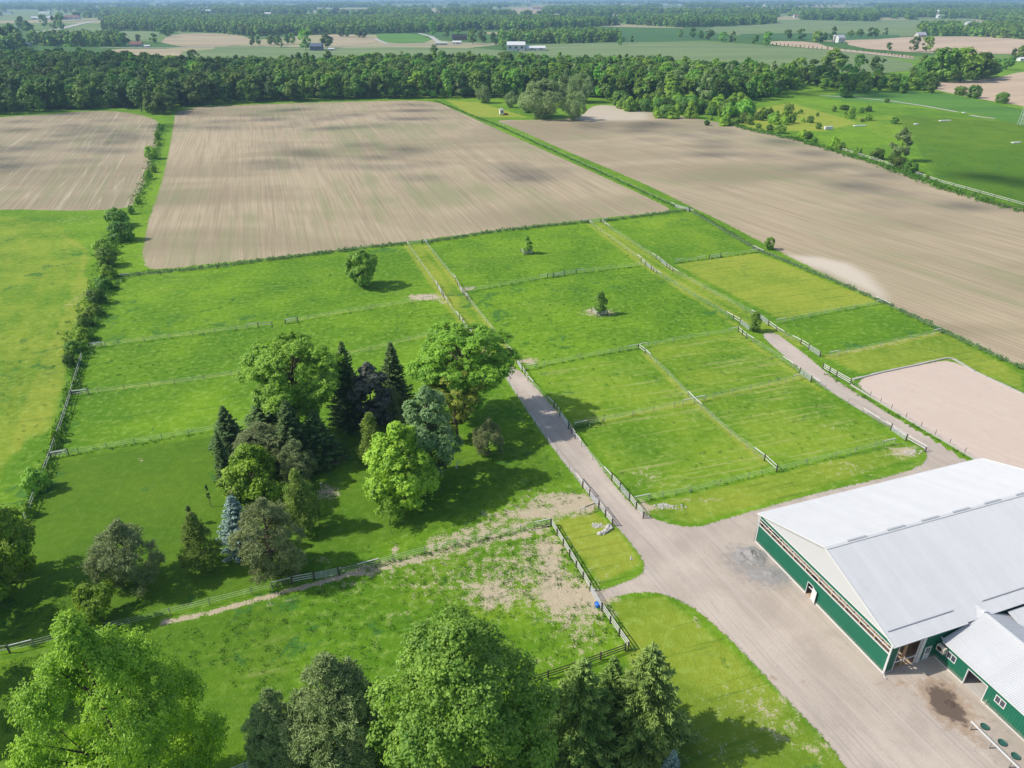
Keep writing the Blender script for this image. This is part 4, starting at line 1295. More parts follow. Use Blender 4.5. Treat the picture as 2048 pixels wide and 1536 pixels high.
for bx, by, ty, w in MID:
    X_, Y_ = G(bx, by)
    h = height_at(bx, by, ty); r = metres(w, X_, Y_, h / 2) / 2
    k_ = 1 if r < 0.55 * h else (2 if r < 0.9 * h else 3)
    for q in range(k_):
        x = X_ + (q - (k_ - 1) / 2) * 2 * r / k_ * 0.9; y = Y_ + gm.uniform(-2, 2) * (k_ > 1)
        rr = r / k_ * (1.25 if k_ > 1 else 1); hh = h * (gm.uniform(0.8, 1.0) if k_ > 1 else 1)
        o = link('field_tree', WOOD[g3.choice([0, 1, 2, 3, 4])], None, (x, y, -0.3), g3.uniform(0, 6.28), (rr / 6.0, rr / 6.0, hh / 18.0))
        side = "upper right" if bx > 1500 else ("top middle" if bx > 800 else "upper left")
        tag(o, "tree or clump standing among the distant %s farm fields" % side, 'tree', "trees among the %s farm fields" % side)

# distant woods and hedges
belts = [([(208, 61), (330, 63), (440, 66), (500, 73), (700, 68), (830, 66), (960, 60), (1060, 62), (1240, 50), (1100, 41), (700, 41), (400, 40), (215, 42)], 13),
         ([(1240, 48), (1350, 55), (1450, 53), (1552, 47), (1545, 40), (1240, 39)], 14), ([(1010, 86), (1110, 88), (1238, 84), (1240, 74), (1120, 70), (1015, 78)], 11),
         ([(65, 92), (150, 94), (245, 93), (240, 80), (120, 80), (60, 84)], 12), ([(-200, 110), (0, 108), (50, 100), (40, 86), (-200, 84)], 14),
         ([(735, 30), (860, 31), (850, 24), (740, 23)], 20), ([(890, 31), (985, 32), (980, 25), (895, 25)], 20), ([(1085, 27), (1320, 28), (1310, 20), (1090, 19)], 24),
         ([(-100, 18), (190, 19), (180, 13), (-100, 12)], 30), ([(425, 27), (585, 28), (580, 20), (430, 19)], 22), ([(200, 30), (330, 40), (420, 38), (340, 28), (220, 22)], 20),
         ([(1600, 40), (1750, 43), (1760, 34), (1930, 36), (2048, 52), (2300, 55), (2300, 26), (1700, 26), (1600, 30)], 18),
         ([(1925, 72), (2048, 79), (2300, 82), (2300, 60), (2048, 57), (1940, 60)], 13), ([(1833, 71), (1918, 72), (1915, 58), (1840, 58)], 13), ([(1330, 32), (1500, 36), (1560, 34), (1500, 26), (1340, 25)], 22),
         ([(1370, 16), (1480, 17), (1470, 11), (1370, 11)], 34), ([(640, 14), (760, 15), (750, 11), (640, 10)], 34), ([(1750, 18), (2048, 20), (2300, 20), (2300, 12), (1760, 12)], 34)]
FP = [fill(p, st, seed=i + 20) for i, (p, st) in enumerate(belts)]
FS = [np.full(len(p), st / 13.0) for p, (q, st) in zip(FP, belts)]
g4 = np.random.default_rng(77)
for i in range(210):
    d = 2900 * (1.0 + 3.0 * g4.random() ** 1.3)
    cx = g4.uniform(-0.72, 0.72) * d
    L = g4.uniform(150, 900); wd = g4.uniform(12, 90); n = int(L * wd / (38 * 38)) + 5
    ang = g4.choice([0.12, 0.12, 1.69]) + g4.normal() * 0.05
    a = g4.uniform(-L / 2, L / 2, n); b = g4.uniform(-wd / 2, wd / 2, n)
    FP.append(np.stack([cx + a * math.cos(ang) - b * math.sin(ang), d + a * math.sin(ang) + b * math.cos(ang)], 1))
    FS.append(np.full(n, 1.7))
FPa = np.concatenate(FP); FSa = np.concatenate(FS)
src = []
for i, (x, y) in enumerate([G(1242, 90), G(560, 95), G(1004, 99)]):
    o = link('field_tree', FAR[i], None, (x, y, 0), 0.5 * i, (0.7, 0.7, 0.7))
    tag(o, ["small tree at the right end of the copse behind the long white barn", "small tree by the country road left of the dark farm shed",
            "small tree just left of the long white barn"][i], 'tree')
    src.append(o)
sv = g4.uniform(0.8, 1.15, len(FPa))
hs = np.stack([FSa * sv, FSa * sv, sv * np.minimum(FSa, 1.15)], 1)
scatter_stuff('distant_woods', FPa, hs, g4.integers(0, 3, len(FPa)), g4.uniform(0, 6.28, len(FPa)), src, "distant woods and hedgerows reaching to the horizon", 'woodland')

# row of little cedars along the far lane
for i, (x, y) in enumerate(along([(1545, 91), (1640, 99), (1735, 104), (1820, 116)], 9.0)):
    o = link('road_shrub', FAR[i % 3], None, (x, y, 0), i, (0.16, 0.16, 0.24))
    tag(o, "clipped dark shrub in the straight row beside the far lane", 'shrub', "dark shrubs in a row along the far lane")

# ------------------------------------------------------------ fences and gates
FENCE_LINES = []


def resample(P, step):
    out = [P[0]]
    for a, b in zip(P[:-1], P[1:]):
        n = max(1, round((b - a).length / step))
        for i in range(1, n + 1): out.append(a.lerp(b, i / n))
    return out


def fence(pts, label, kind='rope', step=5.0, name=None, ends=(True, True), post=None, hh=1.3, world_pts=False, group=None, boards=3):
    P = [Vector((*q, 0)) for q in (pts if world_pts else GL(pts))]
    FENCE_LINES.append([(p.x, p.y) for p in P])
    Q = resample(P, step)
    root = empty(name or ('board_fence' if kind == 'board' else 'rope_fence'), Q[0])
    tag(root, label, 'fence', group)
    o = Q[0]
    gg = random.Random(len(FENCE_LINES))
    if kind == 'rope':
        pm = MB().tube([(0, 0, -0.2), (0, 0, hh)], [0.055, 0.05], 6).mesh('post', post or M['post_pale'])
        rails = [0.45, 0.8, 1.15]; w = 0.013; mat = M['tape']
    elif kind == 'wire':
        pm = MB().tube([(0, 0, -0.2), (0, 0, hh)], [0.06, 0.05], 5).mesh('post', post or M['post'])
        rails = [0.4, 0.8, 1.15]; w = 0.012; mat = M['gate']
    else:
        pm = MB().box(-0.075, -0.075, -0.2, 0.075, 0.075, hh + 0.1).mesh('post', post or M['post'])
        rails = [0.42, 0.82, 1.22] if boards == 3 else [0.6, 1.2]; mat = M['board_white']
    for i, q in enumerate(Q):
        d = (Q[min(i+1, len(Q)-1)] - Q[max(i-1, 0)]).normalized()
        link('post', pm, root, q - o, math.atan2(d.y, d.x) + gg.uniform(-.05, .05), (1, 1, gg.uniform(0.94, 1.04)))
    if kind == 'board':
        for a, b in zip(Q[:-1], Q[1:]):
            d = (b - a).normalized(); n = Vector((-d.y, d.x, 0)) * 0.095
            for z in rails:
                z1 = z + gg.uniform(-.02, .02); z2 = z + gg.uniform(-.02, .02)
                MB().beam(a - o + n - d * 0.04 + Vector((0, 0, z1)), b - o + n + d * 0.04 + Vector((0, 0, z2)), 0.035, 0.15).build('board', mat, root)
    else:
        for z in rails:
            mb = MB()
            for a, b in zip(Q[:-1], Q[1:]):
                m = a.lerp(b, .5) - o
                mb.tube([a - o + Vector((0, 0, z)), m + Vector((0, 0, z - 0.03)), b - o + Vector((0, 0, z))], w, 3, caps=False)
            mb.build('rope' if kind == 'rope' else 'wire', mat, root)
        for e, (a, b) in zip(ends, ((Q[0], Q[min(1, len(Q)-1)]), (Q[-1], Q[-2]))):
            if e:
                d = (b - a).normalized()
                c = a + d * min(2.6, (b - a).length)
                MB().beam(a - o + Vector((0, 0, 1.2)), c - o + Vector((0, 0, 1.2)), 0.12, 0.13).build('brace_rail', M['board_white'], root)
                link('post', pm, root, c - o)
    return root


def gate(a, b, label, hh=1.25, bars=6, open_by=0.0, group=None):
    A = Vector((*G(*a), 0)); B = Vector((*G(*b), 0))
    d = B - A; L = d.length; ang = math.atan2(d.y, d.x) + open_by
    root = empty('field_gate', A, ang)
    tag(root, label, 'gate', group)
    pm = MB().tube([(0, 0, -0.2), (0, 0, 1.5)], [0.11, 0.10], 8).mesh('gate_post', M['post'])
    link('gate_post', pm, root, (-0.02, 0, 0)); link('gate_post', pm, root, (L + 0.02, 0, 0))
    x0, x1 = 0.16, L - 0.16
    fr = MB()
    fr.tube([(x0, 0, 0.2), (x0, 0, hh - 0.1), (x0 + 0.1, 0, hh), (x1 - 0.1, 0, hh), (x1, 0, hh - 0.1), (x1, 0, 0.2), (x0, 0, 0.2)], 0.03, 6)
    fr.build('frame', M['gate'], root)
    bm_ = MB().tube([(x0, 0, 0), (x1, 0, 0)], 0.026, 5).mesh('bar', M['gate'])
    for i in range(1, bars):
        link('bar', bm_, root, (0, 0, 0.2 + (hh - 0.2) * i / bars))
    MB().tube([((x0 + x1) / 2, 0.0, 0.2), ((x0 + x1) / 2, 0.0, hh)], 0.024, 4).build('upright', M['gate'], root)
    return root


# yard board fences
fence([(1102, 1052), (1180, 1182)], "white board fence on dark posts along the small lawn, above the yard gate", 'board', 2.5, hh=1.25)
gate((1180, 1182), (1203, 1222), "long tubular gate in the white board fence beside the blue tub")
fence([(1203, 1222), (1256, 1299)], "white board fence on dark posts, below the yard gate down to the drooping spruces", 'board', 2.5, hh=1.25)
fence([(1250, 1302), (1150, 1338), (1040, 1375), (960, 1400)], "dark three rail fence running behind the drooping spruces and the big maple", 'board', 4.2, hh=1.25)
# the boards of this last fence are weathered dark
for o in [c for c in list(COL.objects)[-200:] if c.parent is not None and c.parent.get('label', '').startswith('dark three rail') and c.name.startswith('board')]:
    o.data.materials[0] = M['post']
fence([(545, 1520), (440, 1560), (380, 1590)], "grey three rail fence at the bottom edge between the leafy tree and the pines", 'board', 3.4)
fence([(1197, 1016), (1224, 1052)], "short three board wing fence left of the gravel track mouth", 'board', 2.4, hh=1.3)
gate((1179, 993), (1197, 1016), "tubular gate left of the gravel track mouth")
fence([(1165, 976), (1179, 993)], "single board panel just above the left gate of the track mouth", 'board', 2.2, hh=1.3)
fence([(1197, 1016), (1161, 1030)], "short braced end of the lawn fence beside the left track gate", 'rope', 2.4)
fence([(1258, 1001), (1286, 1037)], "short three board wing fence right of the gravel track mouth", 'board', 2.4, hh=1.3)
gate((1240, 980), (1258, 1001), "tubular gate right of the gravel track mouth")
fence([(1223, 962), (1240, 980)], "board panel just above the right gate of the track mouth", 'board', 2.4, hh=1.3)
# track, left side and right side
fence([(1070, 852), (1165, 976)], "rope fence along the lower left side of the gravel track")
fence([(1003, 747), (1070, 852)], "rope fence along the shaded upper left side of the gravel track")
fence([(1150, 878), (1185, 920), (1223, 962)], "rope fence along the lower right side of the gravel track")
fence([(1137, 856), (1150, 878)], "short white braced fence below the middle gate of the gravel track", 'board', 2.2, boards=2)
gate((1120, 833), (1137, 856), "tubular gate halfway down the right side of the gravel track")
fence([(1108, 816), (1120, 833)], "short braced fence above the middle gate of the gravel track", 'board', 2.2, boards=2)
fence([(1056, 762), (1080, 788), (1108, 816)], "rope fence right of the gravel track where the locust shade falls")
fence([(1044, 743), (1056, 762)], "short braced fence below the gate at the head of the gravel track", 'board', 2.2, boards=2)
gate((1034, 727), (1044, 743), "tubular gate at the head of the gravel track")
fence([(1027, 713), (1034, 727)], "short braced fence above the gate at the head of the gravel track", 'board', 2.2, boards=2)
# left green lane
fence([(932, 594), (960, 630), (1000, 680), (1027, 713)], "rope fence along the lower right side of the left grass lane")
gate((919, 577), (926, 588), "tubular gate on the right side of the left grass lane beside bare soil")
fence([(912, 565), (919, 577)], "short white brace above the right gate of the left grass lane", 'board', 2.2, boards=2)
fence([(926, 588), (934, 599)], "short white brace below the right gate of the left grass lane", 'board', 2.2, boards=2)
fence([(850, 486), (912, 563)], "rope fence along the upper right side of the left grass lane")
gate((814, 489), (845, 487), "wide tubular gate closing the far end of the left grass lane")
fence([(814, 489), (876, 576)], "rope fence along the upper left side of the left grass lane")
gate((876, 576), (884, 590), "tubular gate on the left side of the left grass lane beside the bare soil wedge")
fence([(884, 590), (890, 600)], "short white brace below the left gate of the left grass lane", 'board', 2.2, boards=2)
fence([(890, 600), (905, 622), (919, 639)], "rope fence on the left side of the left grass lane between its two gates")
fence([(919, 639), (926, 649)], "short white brace above the locust tree on the left grass lane", 'board', 2.2, boards=2)
gate((926, 649), (937, 664), "tubular gate on the left grass lane just above the right locust tree")
fence([(937, 664), (1003, 747)], "rope fence on the left grass lane hidden behind the right locust tree")
# right green lane
gate((1178, 447), (1200, 445), "tubular gate closing the far end of the right grass lane")
fence([(1178, 447), (1282, 522)], "rope fence along the upper left side of the right grass lane")
fence([(1282, 524), (1291, 531)], "short brace above the upper left gate of the right grass lane", 'board', 2.2, boards=2)
gate((1291, 531), (1302, 540), "tubular gate on the left side of the right grass lane beside the long cross fence")
fence([(1302, 540), (1312, 548)], "short brace below the upper left gate of the right grass lane", 'board', 2.2, boards=2)
fence([(1312, 548), (1390, 595), (1466, 640)], "rope fence along the lower left side of the right grass lane")
fence([(1466, 640), (1480, 648)], "short white brace above the gate beside the young tree", 'board', 2.4, boards=2)
gate((1480, 648), (1499, 662), "tubular gate beside the young tree at the head of the right track")
fence([(1476, 664), (1492, 677)], "short white braced end of the rope fence below the young tree gate", 'board', 2.4, boards=2)
fence([(1492, 677), (1540, 706), (1580, 733)], "rope fence between the right gravel track and the grass paddock, upper part")
fence([(1580, 733), (1599, 748)], "braced end above the upper gate of the right gravel track", 'rope', 3.0)
gate((1599, 748), (1621, 764), "white tubular gate on the right gravel track, upper one")
fence([(1621, 762), (1650, 780), (1745, 840)], "thin rope fence along the right gravel track between its two gates")
fence([(1745, 840), (1781, 861)], "braced end above the lower gate of the right gravel track", 'rope', 3.0)
gate((1781, 861), (1811, 882), "white tubular gate on the right gravel track, lower one nearest the barn")
fence([(1811, 882), (1850, 904)], "low grey rail from the lower track gate to the road corner", 'board', 3.4, boards=2, hh=0.9)
fence([(1203, 445), (1212, 453)], "short white brace right of the far gate of the right grass lane", 'board', 2.2, boards=2)
fence([(1212, 453), (1312, 519)], "rope fence along the upper right side of the right grass lane")
gate((1321, 524), (1333, 535), "tubular gate on the right side of the right grass lane")
fence([(1312, 519), (1321, 524)], "short brace above the gate on the right side of the right grass lane", 'board', 2.2, boards=2)
fence([(1333, 535), (1345, 544)], "short white brace below the gate on the right side of the right grass lane", 'board', 2.2, boards=2)
fence([(1345, 544), (1430, 590), (1516, 636)], "rope fence between the right grass lane and the yellow green paddock")
gate((1518, 637), (1536, 651), "tubular gate of the yellow green paddock opposite the young tree")
fence([(1536, 651), (1552, 663)], "white braced panel below the yellow green paddock gate", 'board', 2.6, boards=2)
fence([(1552, 663), (1575, 676), (1601, 689)], "rope fence right of the head of the right gravel track")
fence([(1601, 689), (1617, 699)], "white braced panel above the small paddock gate", 'board', 2.6, boards=2)
gate((1617, 699), (1639, 714), "white tubular gate of the small paddock next to the riding arena")
# riding arena fence
fence([(1645, 738), (1672, 754), (1700, 770)], "three board grey white fence at the head of the riding arena", 'board', 2.6, hh=1.25)
fence([(1700, 770), (1782, 820), (1841, 856), (1960, 926)], "post and rail fence with a low kick board along the riding arena", 'wire', 2.9, post=M['post'], hh=1.3, ends=(False, False))
# cross fences, left block
fence([(240, 557), (400, 541), (600, 515), (812, 490)], "weedy rope fence between the middle ploughed field and the top left paddock", post=M['post'])
fence([(846, 489), (1000, 465), (1176, 446)], "weedy rope fence between the middle ploughed field and the far middle paddock", post=M['post'])
fence([(1203, 444), (1290, 434), (1345, 427), (1378, 420)], "weedy rope fence between the middle ploughed field and the far right paddock", post=M['post'])
fence([(186, 697), (340, 677), (517, 655)], "rope fence between the two upper left paddocks, western part")
fence([(572, 648), (700, 625), (865, 600)], "rope fence between the two upper left paddocks, eastern part")
fence([(517, 655), (545, 654)], "short white rail in the gap of the upper left cross fence, left one", 'board', 4, boards=2, hh=1.2)
fence([(571, 648), (596, 644)], "short white rail in the gap of the upper left cross fence, right one", 'board', 4, boards=2, hh=1.2)
fence([(145, 793), (350, 769), (520, 744), (700, 713), (857, 673), (928, 655)], "rope fence crossing the left paddocks behind the grove")
fence([(100, 918), (270, 888), (430, 862), (560, 838)], "rope fence from the west boundary to the ragged spruce of the grove")
# lawn fence, lower left
fence([(-60, 1318), (20, 1306)], "white railed corner of the lawn fence at the left edge of the photo", 'board', 3.4, boards=2)
fence([(20, 1306), (130, 1278), (260, 1250), (420, 1210), (585, 1168)], "long rope fence across the lower left lawn")
fence([(585, 1168), (629, 1160)], "braced fence panel left of the silver gate below the grey pine", 'board', 2.6, boards=3, hh=1.2)
gate((629, 1160), (678, 1150), "silver tubular gate below the large grey pine")
fence([(678, 1150), (722, 1140)], "braced fence panel right of the silver gate below the grey pine", 'rope', 3.4)
fence([(722, 1140), (850, 1106), (980, 1076), (1100, 1050)], "rope fence from the silver gate to the small lawn by the yard")
# cross fences, middle block
fence([(934, 585), (1000, 574), (1095, 556)], "cross fence west of the small gate in the middle paddocks")
gate((1107, 555), (1128, 551), "small tubular gate in the middle of the central cross fence")
fence([(1095, 556), (1107, 555)], "short rail left of the small central gate", 'board', 2.4, boards=2)
fence([(1128, 551), (1152, 548)], "short rail right of the small central gate", 'board', 2.6, boards=2)
fence([(1152, 548), (1220, 539), (1290, 532)], "cross fence east of the small gate in the middle paddocks")
fence([(1052, 741), (1160, 718), (1276, 698)], "rope fence below the central paddock, western part")
fence([(1276, 698), (1380, 678), (1478, 663)], "rope fence below the central paddock, eastern part")
fence([(1148, 857), (1265, 832), (1388, 806)], "rope fence between the two lower middle paddocks, western part")
fence([(1388, 806), (1500, 780), (1605, 757)], "rope fence between the two lower middle paddocks, eastern part")
fence([(1276, 698), (1290, 708)], "short white brace at the top of the diagonal paddock fence", 'board', 2.6, boards=2)
fence([(1290, 708), (1335, 750), (1388, 806)], "upper half of the diagonal paddock fence of triple white ropes")
fence([(1388, 806), (1460, 870), (1528, 922)], "lower half of the diagonal paddock fence of triple white ropes")
fence([(1528, 922), (1552, 944)], "white railed lower end of the diagonal paddock fence", 'board', 2.8, boards=2)
fence([(1268, 1006), (1380, 985), (1552, 944), (1670, 915), (1788, 888)], "rope fence along the grass verge above the barn")
# right block
fence([(1350, 527), (1410, 519)], "cross fence left of the grey gate of the far right paddock")
gate((1418, 518), (1441, 515), "grey tubular gate in the far right cross fence")
fence([(1441, 515), (1515, 505)], "cross fence right of the grey gate of the far right paddock")
fence([(1552, 648), (1650, 628), (1765, 608)], "rope fence between the yellow green paddock and the small paddock")
fence([(1658, 714), (1760, 693), (1880, 666)], "rope fence between the small paddock and the arena verge")
fence([(1380, 424), (1450, 467), (1515, 503)], "boundary fence from the field corner to the little round tree", 'rope', post=M['post'])
fence([(1515, 503), (1640, 554), (1765, 608)], "boundary fence beside the dried puddle", 'rope', post=M['post'])
fence([(1765, 608), (1880, 664), (2048, 742), (2200, 812)], "boundary fence behind the riding arena", 'rope', post=M['post'])
gate((1349, 414), (1378, 424), "grey gate at the corner of the two ploughed fields")
fence([(1005, 254), (1150, 322), (1250, 368), (1349, 414)], "old weedy wire fence between the two big ploughed fields", 'wire', 6)
# west boundary
fence([(165, 715), (147, 775), (128, 838), (100, 918)], "bare grey board fence of the west boundary between the hedge and the third brace", 'board', 3, boards=2)
fence([(100, 918), (72, 990), (50, 1045)], "west boundary fence running between the round bushes", 'board', 3, boards=2)
for a, b, lab in [((180, 697), (204, 693), "upper white wooden brace rail on the west boundary"), ((145, 793), (178, 788), "middle white wooden brace rail on the west boundary"),
                  ((103, 917), (138, 910), "lower white wooden brace rail on the west boundary")]:
    fence([a, b], lab, 'board', 4, boards=2)
# far right fence beside the green field
fence([(1680, 300), (1760, 325), (1880, 366), (1960, 388), (2048, 413), (2250, 470)], "pale rail fence between the right ploughed field and the far green field", 'board', 7, boards=2, hh=1.1)

# guards round the two young trees
for (px, py), lab in [((1054, 507), "square white rail guard round the young tree in the far middle paddock"), ((1199, 628), "square white rail guard round the young tree in the central paddock")]:
    x, y = G(px, py)
    s = 1.7
    cs = [(x + s * math.cos(R(20 + 90 * i + 45)) * 1.2, y + s * math.sin(R(20 + 90 * i + 45)) * 1.2) for i in range(4)]
    fence(cs + [cs[0]], lab, 'board', 3, name='tree_guard', boards=2, world_pts=True, hh=1.15)
    FENCE_LINES.pop()


# ------------------------------------------------------------ weeds and coarse grass
def tufts(name, P, h, n_per, size, mat, label, seed=3, spread=0.5):
    g = np.random.default_rng(seed)
    P = np.asarray(P); n = len(P); h = np.broadcast_to(h, (n,)) * g.uniform(0.5, 1.4, n)
    C = np.repeat(P, n_per, 0); hh = np.repeat(h, n_per)
    m = len(C)
    off = g.standard_normal((m, 2)) * (hh * spread)[:, None]
    z = hh * g.uniform(0.15, 0.75, m)
    Q = np.concatenate([C + off, z[:, None]], 1)
    N = unit(g.standard_normal((m, 3)) * [1, 1, 0.5] + [0, 0, 0.5])
    T = unit(g.standard_normal((m, 3)) * 0.7 + [0, 0, 0.9])
    V, Fc, t = leaves(Q, N, T, hh * size * g.uniform(0.7, 1.4, m), 0.45, np.repeat(g.random(n), n_per) * 0.6 + 0.4 * g.random(m))
    o = link(name, mesh_np(name, V, Fc, mat, {'tint': ('FACE', t)}))
    return tag(o, label, 'grass', kind='stuff')


def line_points(pts, per_m, width, seed, world_pts=False):
    g = np.random.default_rng(seed)
    P = np.array(pts if world_pts else GL(pts), float)
    out = []
    for a, b in zip(P[:-1], P[1:]):
        L = np.hypot(*(b - a)); n = int(L * per_m)
        t = g.random(n)
        out.append(a + (b - a) * t[:, None] + g.standard_normal((n, 2)) * width)
    return np.concatenate(out)


WEEDY = [([(240, 553), (400, 537), (600, 512), (812, 487)], 4.0, 0.5, 0.75), ([(846, 486), (1000, 462), (1176, 444)], 4.0, 0.4, 0.75),
         ([(1203, 443), (1345, 425), (1380, 419)], 4, 0.4, 0.75), ([(1380, 420), (1515, 500), (1640, 551), (1765, 604), (1880, 660), (2048, 738), (2200, 808)], 5, 0.4, 0.6),
         ([(870, 202), (1000, 253), (1150, 322), (1250, 368), (1350, 414)], 3.5, 0.5, 0.55), ([(1052, 741), (1160, 718), (1276, 698)], 3, 0.2, 0.28),
         ([(934, 585), (1095, 556), (1290, 532)], 3, 0.2, 0.3), ([(1148, 857), (1200, 846)], 5, 0.3, 0.6), ([(165, 715), (128, 838), (100, 918), (50, 1045)], 4, 0.5, 0.8),
         ([(240, 560), (205, 600), (165, 715)], 5, 1.0, 0.8), ([(210, 560), (180, 620), (140, 720)], 4, 1.5, 0.7), ([(240, 440), (215, 520), (205, 590)], 5, 1.2, 0.8),
         ([(322, 250), (305, 330), (270, 415)], 3, 1.2, 0.7), ([(1350, 527), (1515, 505)], 3, 0.2, 0.3), ([(1552, 648), (1765, 607)], 2, 0.2, 0.22),
         ([(1450, 248), (1600, 282), (1760, 330), (1880, 375), (2048, 425)], 3, 1.6, 1.2), ([(722, 1140), (1100, 1048)], 5, 0.3, 0.28), ([(100, 918), (430, 862)], 2, 0.3, 0.3),
         ([(1268, 1006), (1552, 944), (1788, 888)], 1.5, 0.3, 0.22), ([(1102, 1050), (1180, 1180)], 5, 0.6, 0.3), ([(1205, 1222), (1256, 1299)], 5, 0.5, 0.3),
         ([(1650, 748), (1780, 826), (1962, 932)], 4, 0.3, 0.28), ([(572, 648), (865, 600)], 1.2, .2, .25), ([(186, 697), (517, 655)], 1.0, .2, .25)]
for i, (pts, per, wd, hh) in enumerate(WEEDY):
    P = line_points(pts, per, wd, i)
    if i == 0: AP, AH = [], []
    AP.append(P); AH.append(np.full(len(P), hh))
tufts('fence_weeds', np.concatenate(AP), np.concatenate(AH), 9, 0.75, LEAF['weed'], "tall dark weeds growing under the fences and along the field edges")
# coarse clumps scattered through the paddocks
g5 = np.random.default_rng(15)
CP = []
for (poly, n) in [([(240, 560), (812, 492), (880, 590), (190, 690)], 220), ([(860, 490), (1175, 448), (1285, 528), (935, 580)], 260), ([(940, 590), (1290, 535), (1470, 655), (1050, 735)], 700),
                  ([(190, 700), (880, 605), (930, 655), (150, 785)], 300), ([(600, 1190), (1090, 1065), (1240, 1290), (900, 1400), (500, 1400), (300, 1280)], 900),
                  ([(900, 950), (1060, 850), (1170, 1000), (700, 1120)], 350), ([(1070, 745), (1480, 662), (1780, 880), (1280, 1000)], 200), ([(0, 1200), (160, 1150), (200, 1240), (0, 1290)], 200),
                  ([(0, 640), (140, 560), (60, 980), (0, 1000)], 60), ([(0, 1320), (330, 1260), (200, 1400), (0, 1536)], 400)]:
    pol = np.array(GL(poly)); x0, y0 = pol.min(0); x1, y1 = pol.max(0)
    cand_ = g5.uniform((x0, y0), (x1, y1), (n * 3, 2))
    cand_ = cand_[sdist(cand_, pol) > 0.3][:n]
    CP.append(cand_)
CP = np.concatenate(CP)
tufts('grass_clumps', CP, 0.22, 14, 0.75, LEAF['weed'], "coarse dark grass clumps left standing in the paddocks", 8, 0.9)

# ------------------------------------------------------------ the barn (riding hall)
BA = math.atan2(0.3289, 0.9444)
C0 = (43.55, 57.6)
barn = empty('riding_barn', (C0[0], C0[1], 0.03), BA)
tag(barn, "large green riding barn with a white gabled metal roof on the right of the photo", 'barn')
BL, BW, EH = 41.8, 24.5, 5.0
PITCHR = 1 / 3.0


def ribs(mb, o, u, w, L, H, n, sp=0.3, d=0.03):
    """upright ribs on a sheet: origin o, along u for L, up w for H, standing out along n"""
    o, u, w, n = Vector(o), Vector(u), Vector(w), Vector(n)
    k = int(L / sp)
    for i in range(k + 1):
        a = o + u * min(i * sp, L - 0.04)
        b = a + u * 0.04
        mb.quad(a + n * d, b + n * d, b + w * H + n * d, a + w * H + n * d)
        mb.quad(a, a + n * d, a + w * H + n * d, a + w * H)
        mb.quad(b + n * d, b, b + w * H, b + w * H + n * d)
    return mb


def slab(mb, x0, y0, z0, x1, y1, z1):
    return mb.box(min(x0, x1), min(y0, y1), min(z0, z1), max(x0, x1), max(y0, y1), max(z0, z1))


# gable end wall at x = 0 (faces -x): door between y 12.6 and 13.6, open strip z 3.15..4.4
mb = MB()
for (y0, y1, z0, z1) in [(0.15, 12.62, 0.22, 3.1), (13.55, BW - 0.15, 0.22, 3.1), (12.62, 13.55, 2.15, 3.1), (0.15, BW - 0.15, 4.42, 4.88)]:
    slab(mb, 0, y0, z0, 0.06, y1, z1)
    ribs(mb, (0, y0, z0), (0, 1, 0), (0, 0, 1), y1 - y0, z1 - z0, (-1, 0, 0), 0.3, 0.022)
mb.build('wall', M['green'], barn)
# front wall at y = 0 (faces -y): big door x 1.27..4.6, person door 5.8..6.75
mb = MB()
for (x0, x1, z0, z1) in [(0.15, 1.2, 0.12, 4.85), (4.68, 5.72, 0.12, 4.85), (5.72, 6.8, 2.2, 4.85), (6.8, BL, 0.12, 4.85), (1.2, 4.68, 4.3, 4.85)]:
    slab(mb, x0, 0, z0, x1, 0.06, z1)
    ribs(mb, (x0, 0, z0), (1, 0, 0), (0, 0, 1), x1 - x0, z1 - z0, (0, -1, 0), 0.3, 0.022)
mb.build('wall', M['green'], barn)
mb = MB(); slab(mb, 0.06, BW - 0.06, 0, BL, BW, 4.9); mb.build('wall', M['green'], barn)
mb = MB(); slab(mb, BL, 0, 0, BL + 0.06, BW, 4.9); mb.build('wall', M['green'], barn)
RZ = EH + (BW / 2) * PITCHR
for x, nm in ((0.0, -1), (BL, 1)):
    mb = MB()
    t = 0.06 * nm
    a = [(x, -0.0, 4.93), (x, BW, 4.93), (x, BW / 2, RZ - 0.08)]
    b = [(x - t, p[1], p[2]) for p in a]
    mb.quad(*(a if nm > 0 else a[::-1])); mb.quad(*(b[::-1] if nm > 0 else b))
    mb.quad(a[0], a[1], b[1], b[0]); mb.quad(a[1], a[2], b[2], b[1]); mb.quad(a[2], a[0], b[0], b[2])
    if nm < 0:
        for i in range(1, 80):
            y = i * BW / 80
            zt = 4.93 + (min(y, BW - y)) * (RZ - 0.08 - 4.93) / (BW / 2)
            mb.quad((x - 0.02, y, 4.94), (x - 0.02, y + 0.04, 4.94), (x - 0.02, y + 0.04, zt - 0.03), (x - 0.02, y, zt - 0.03))
    mb.build('gable', M['gable'], barn)
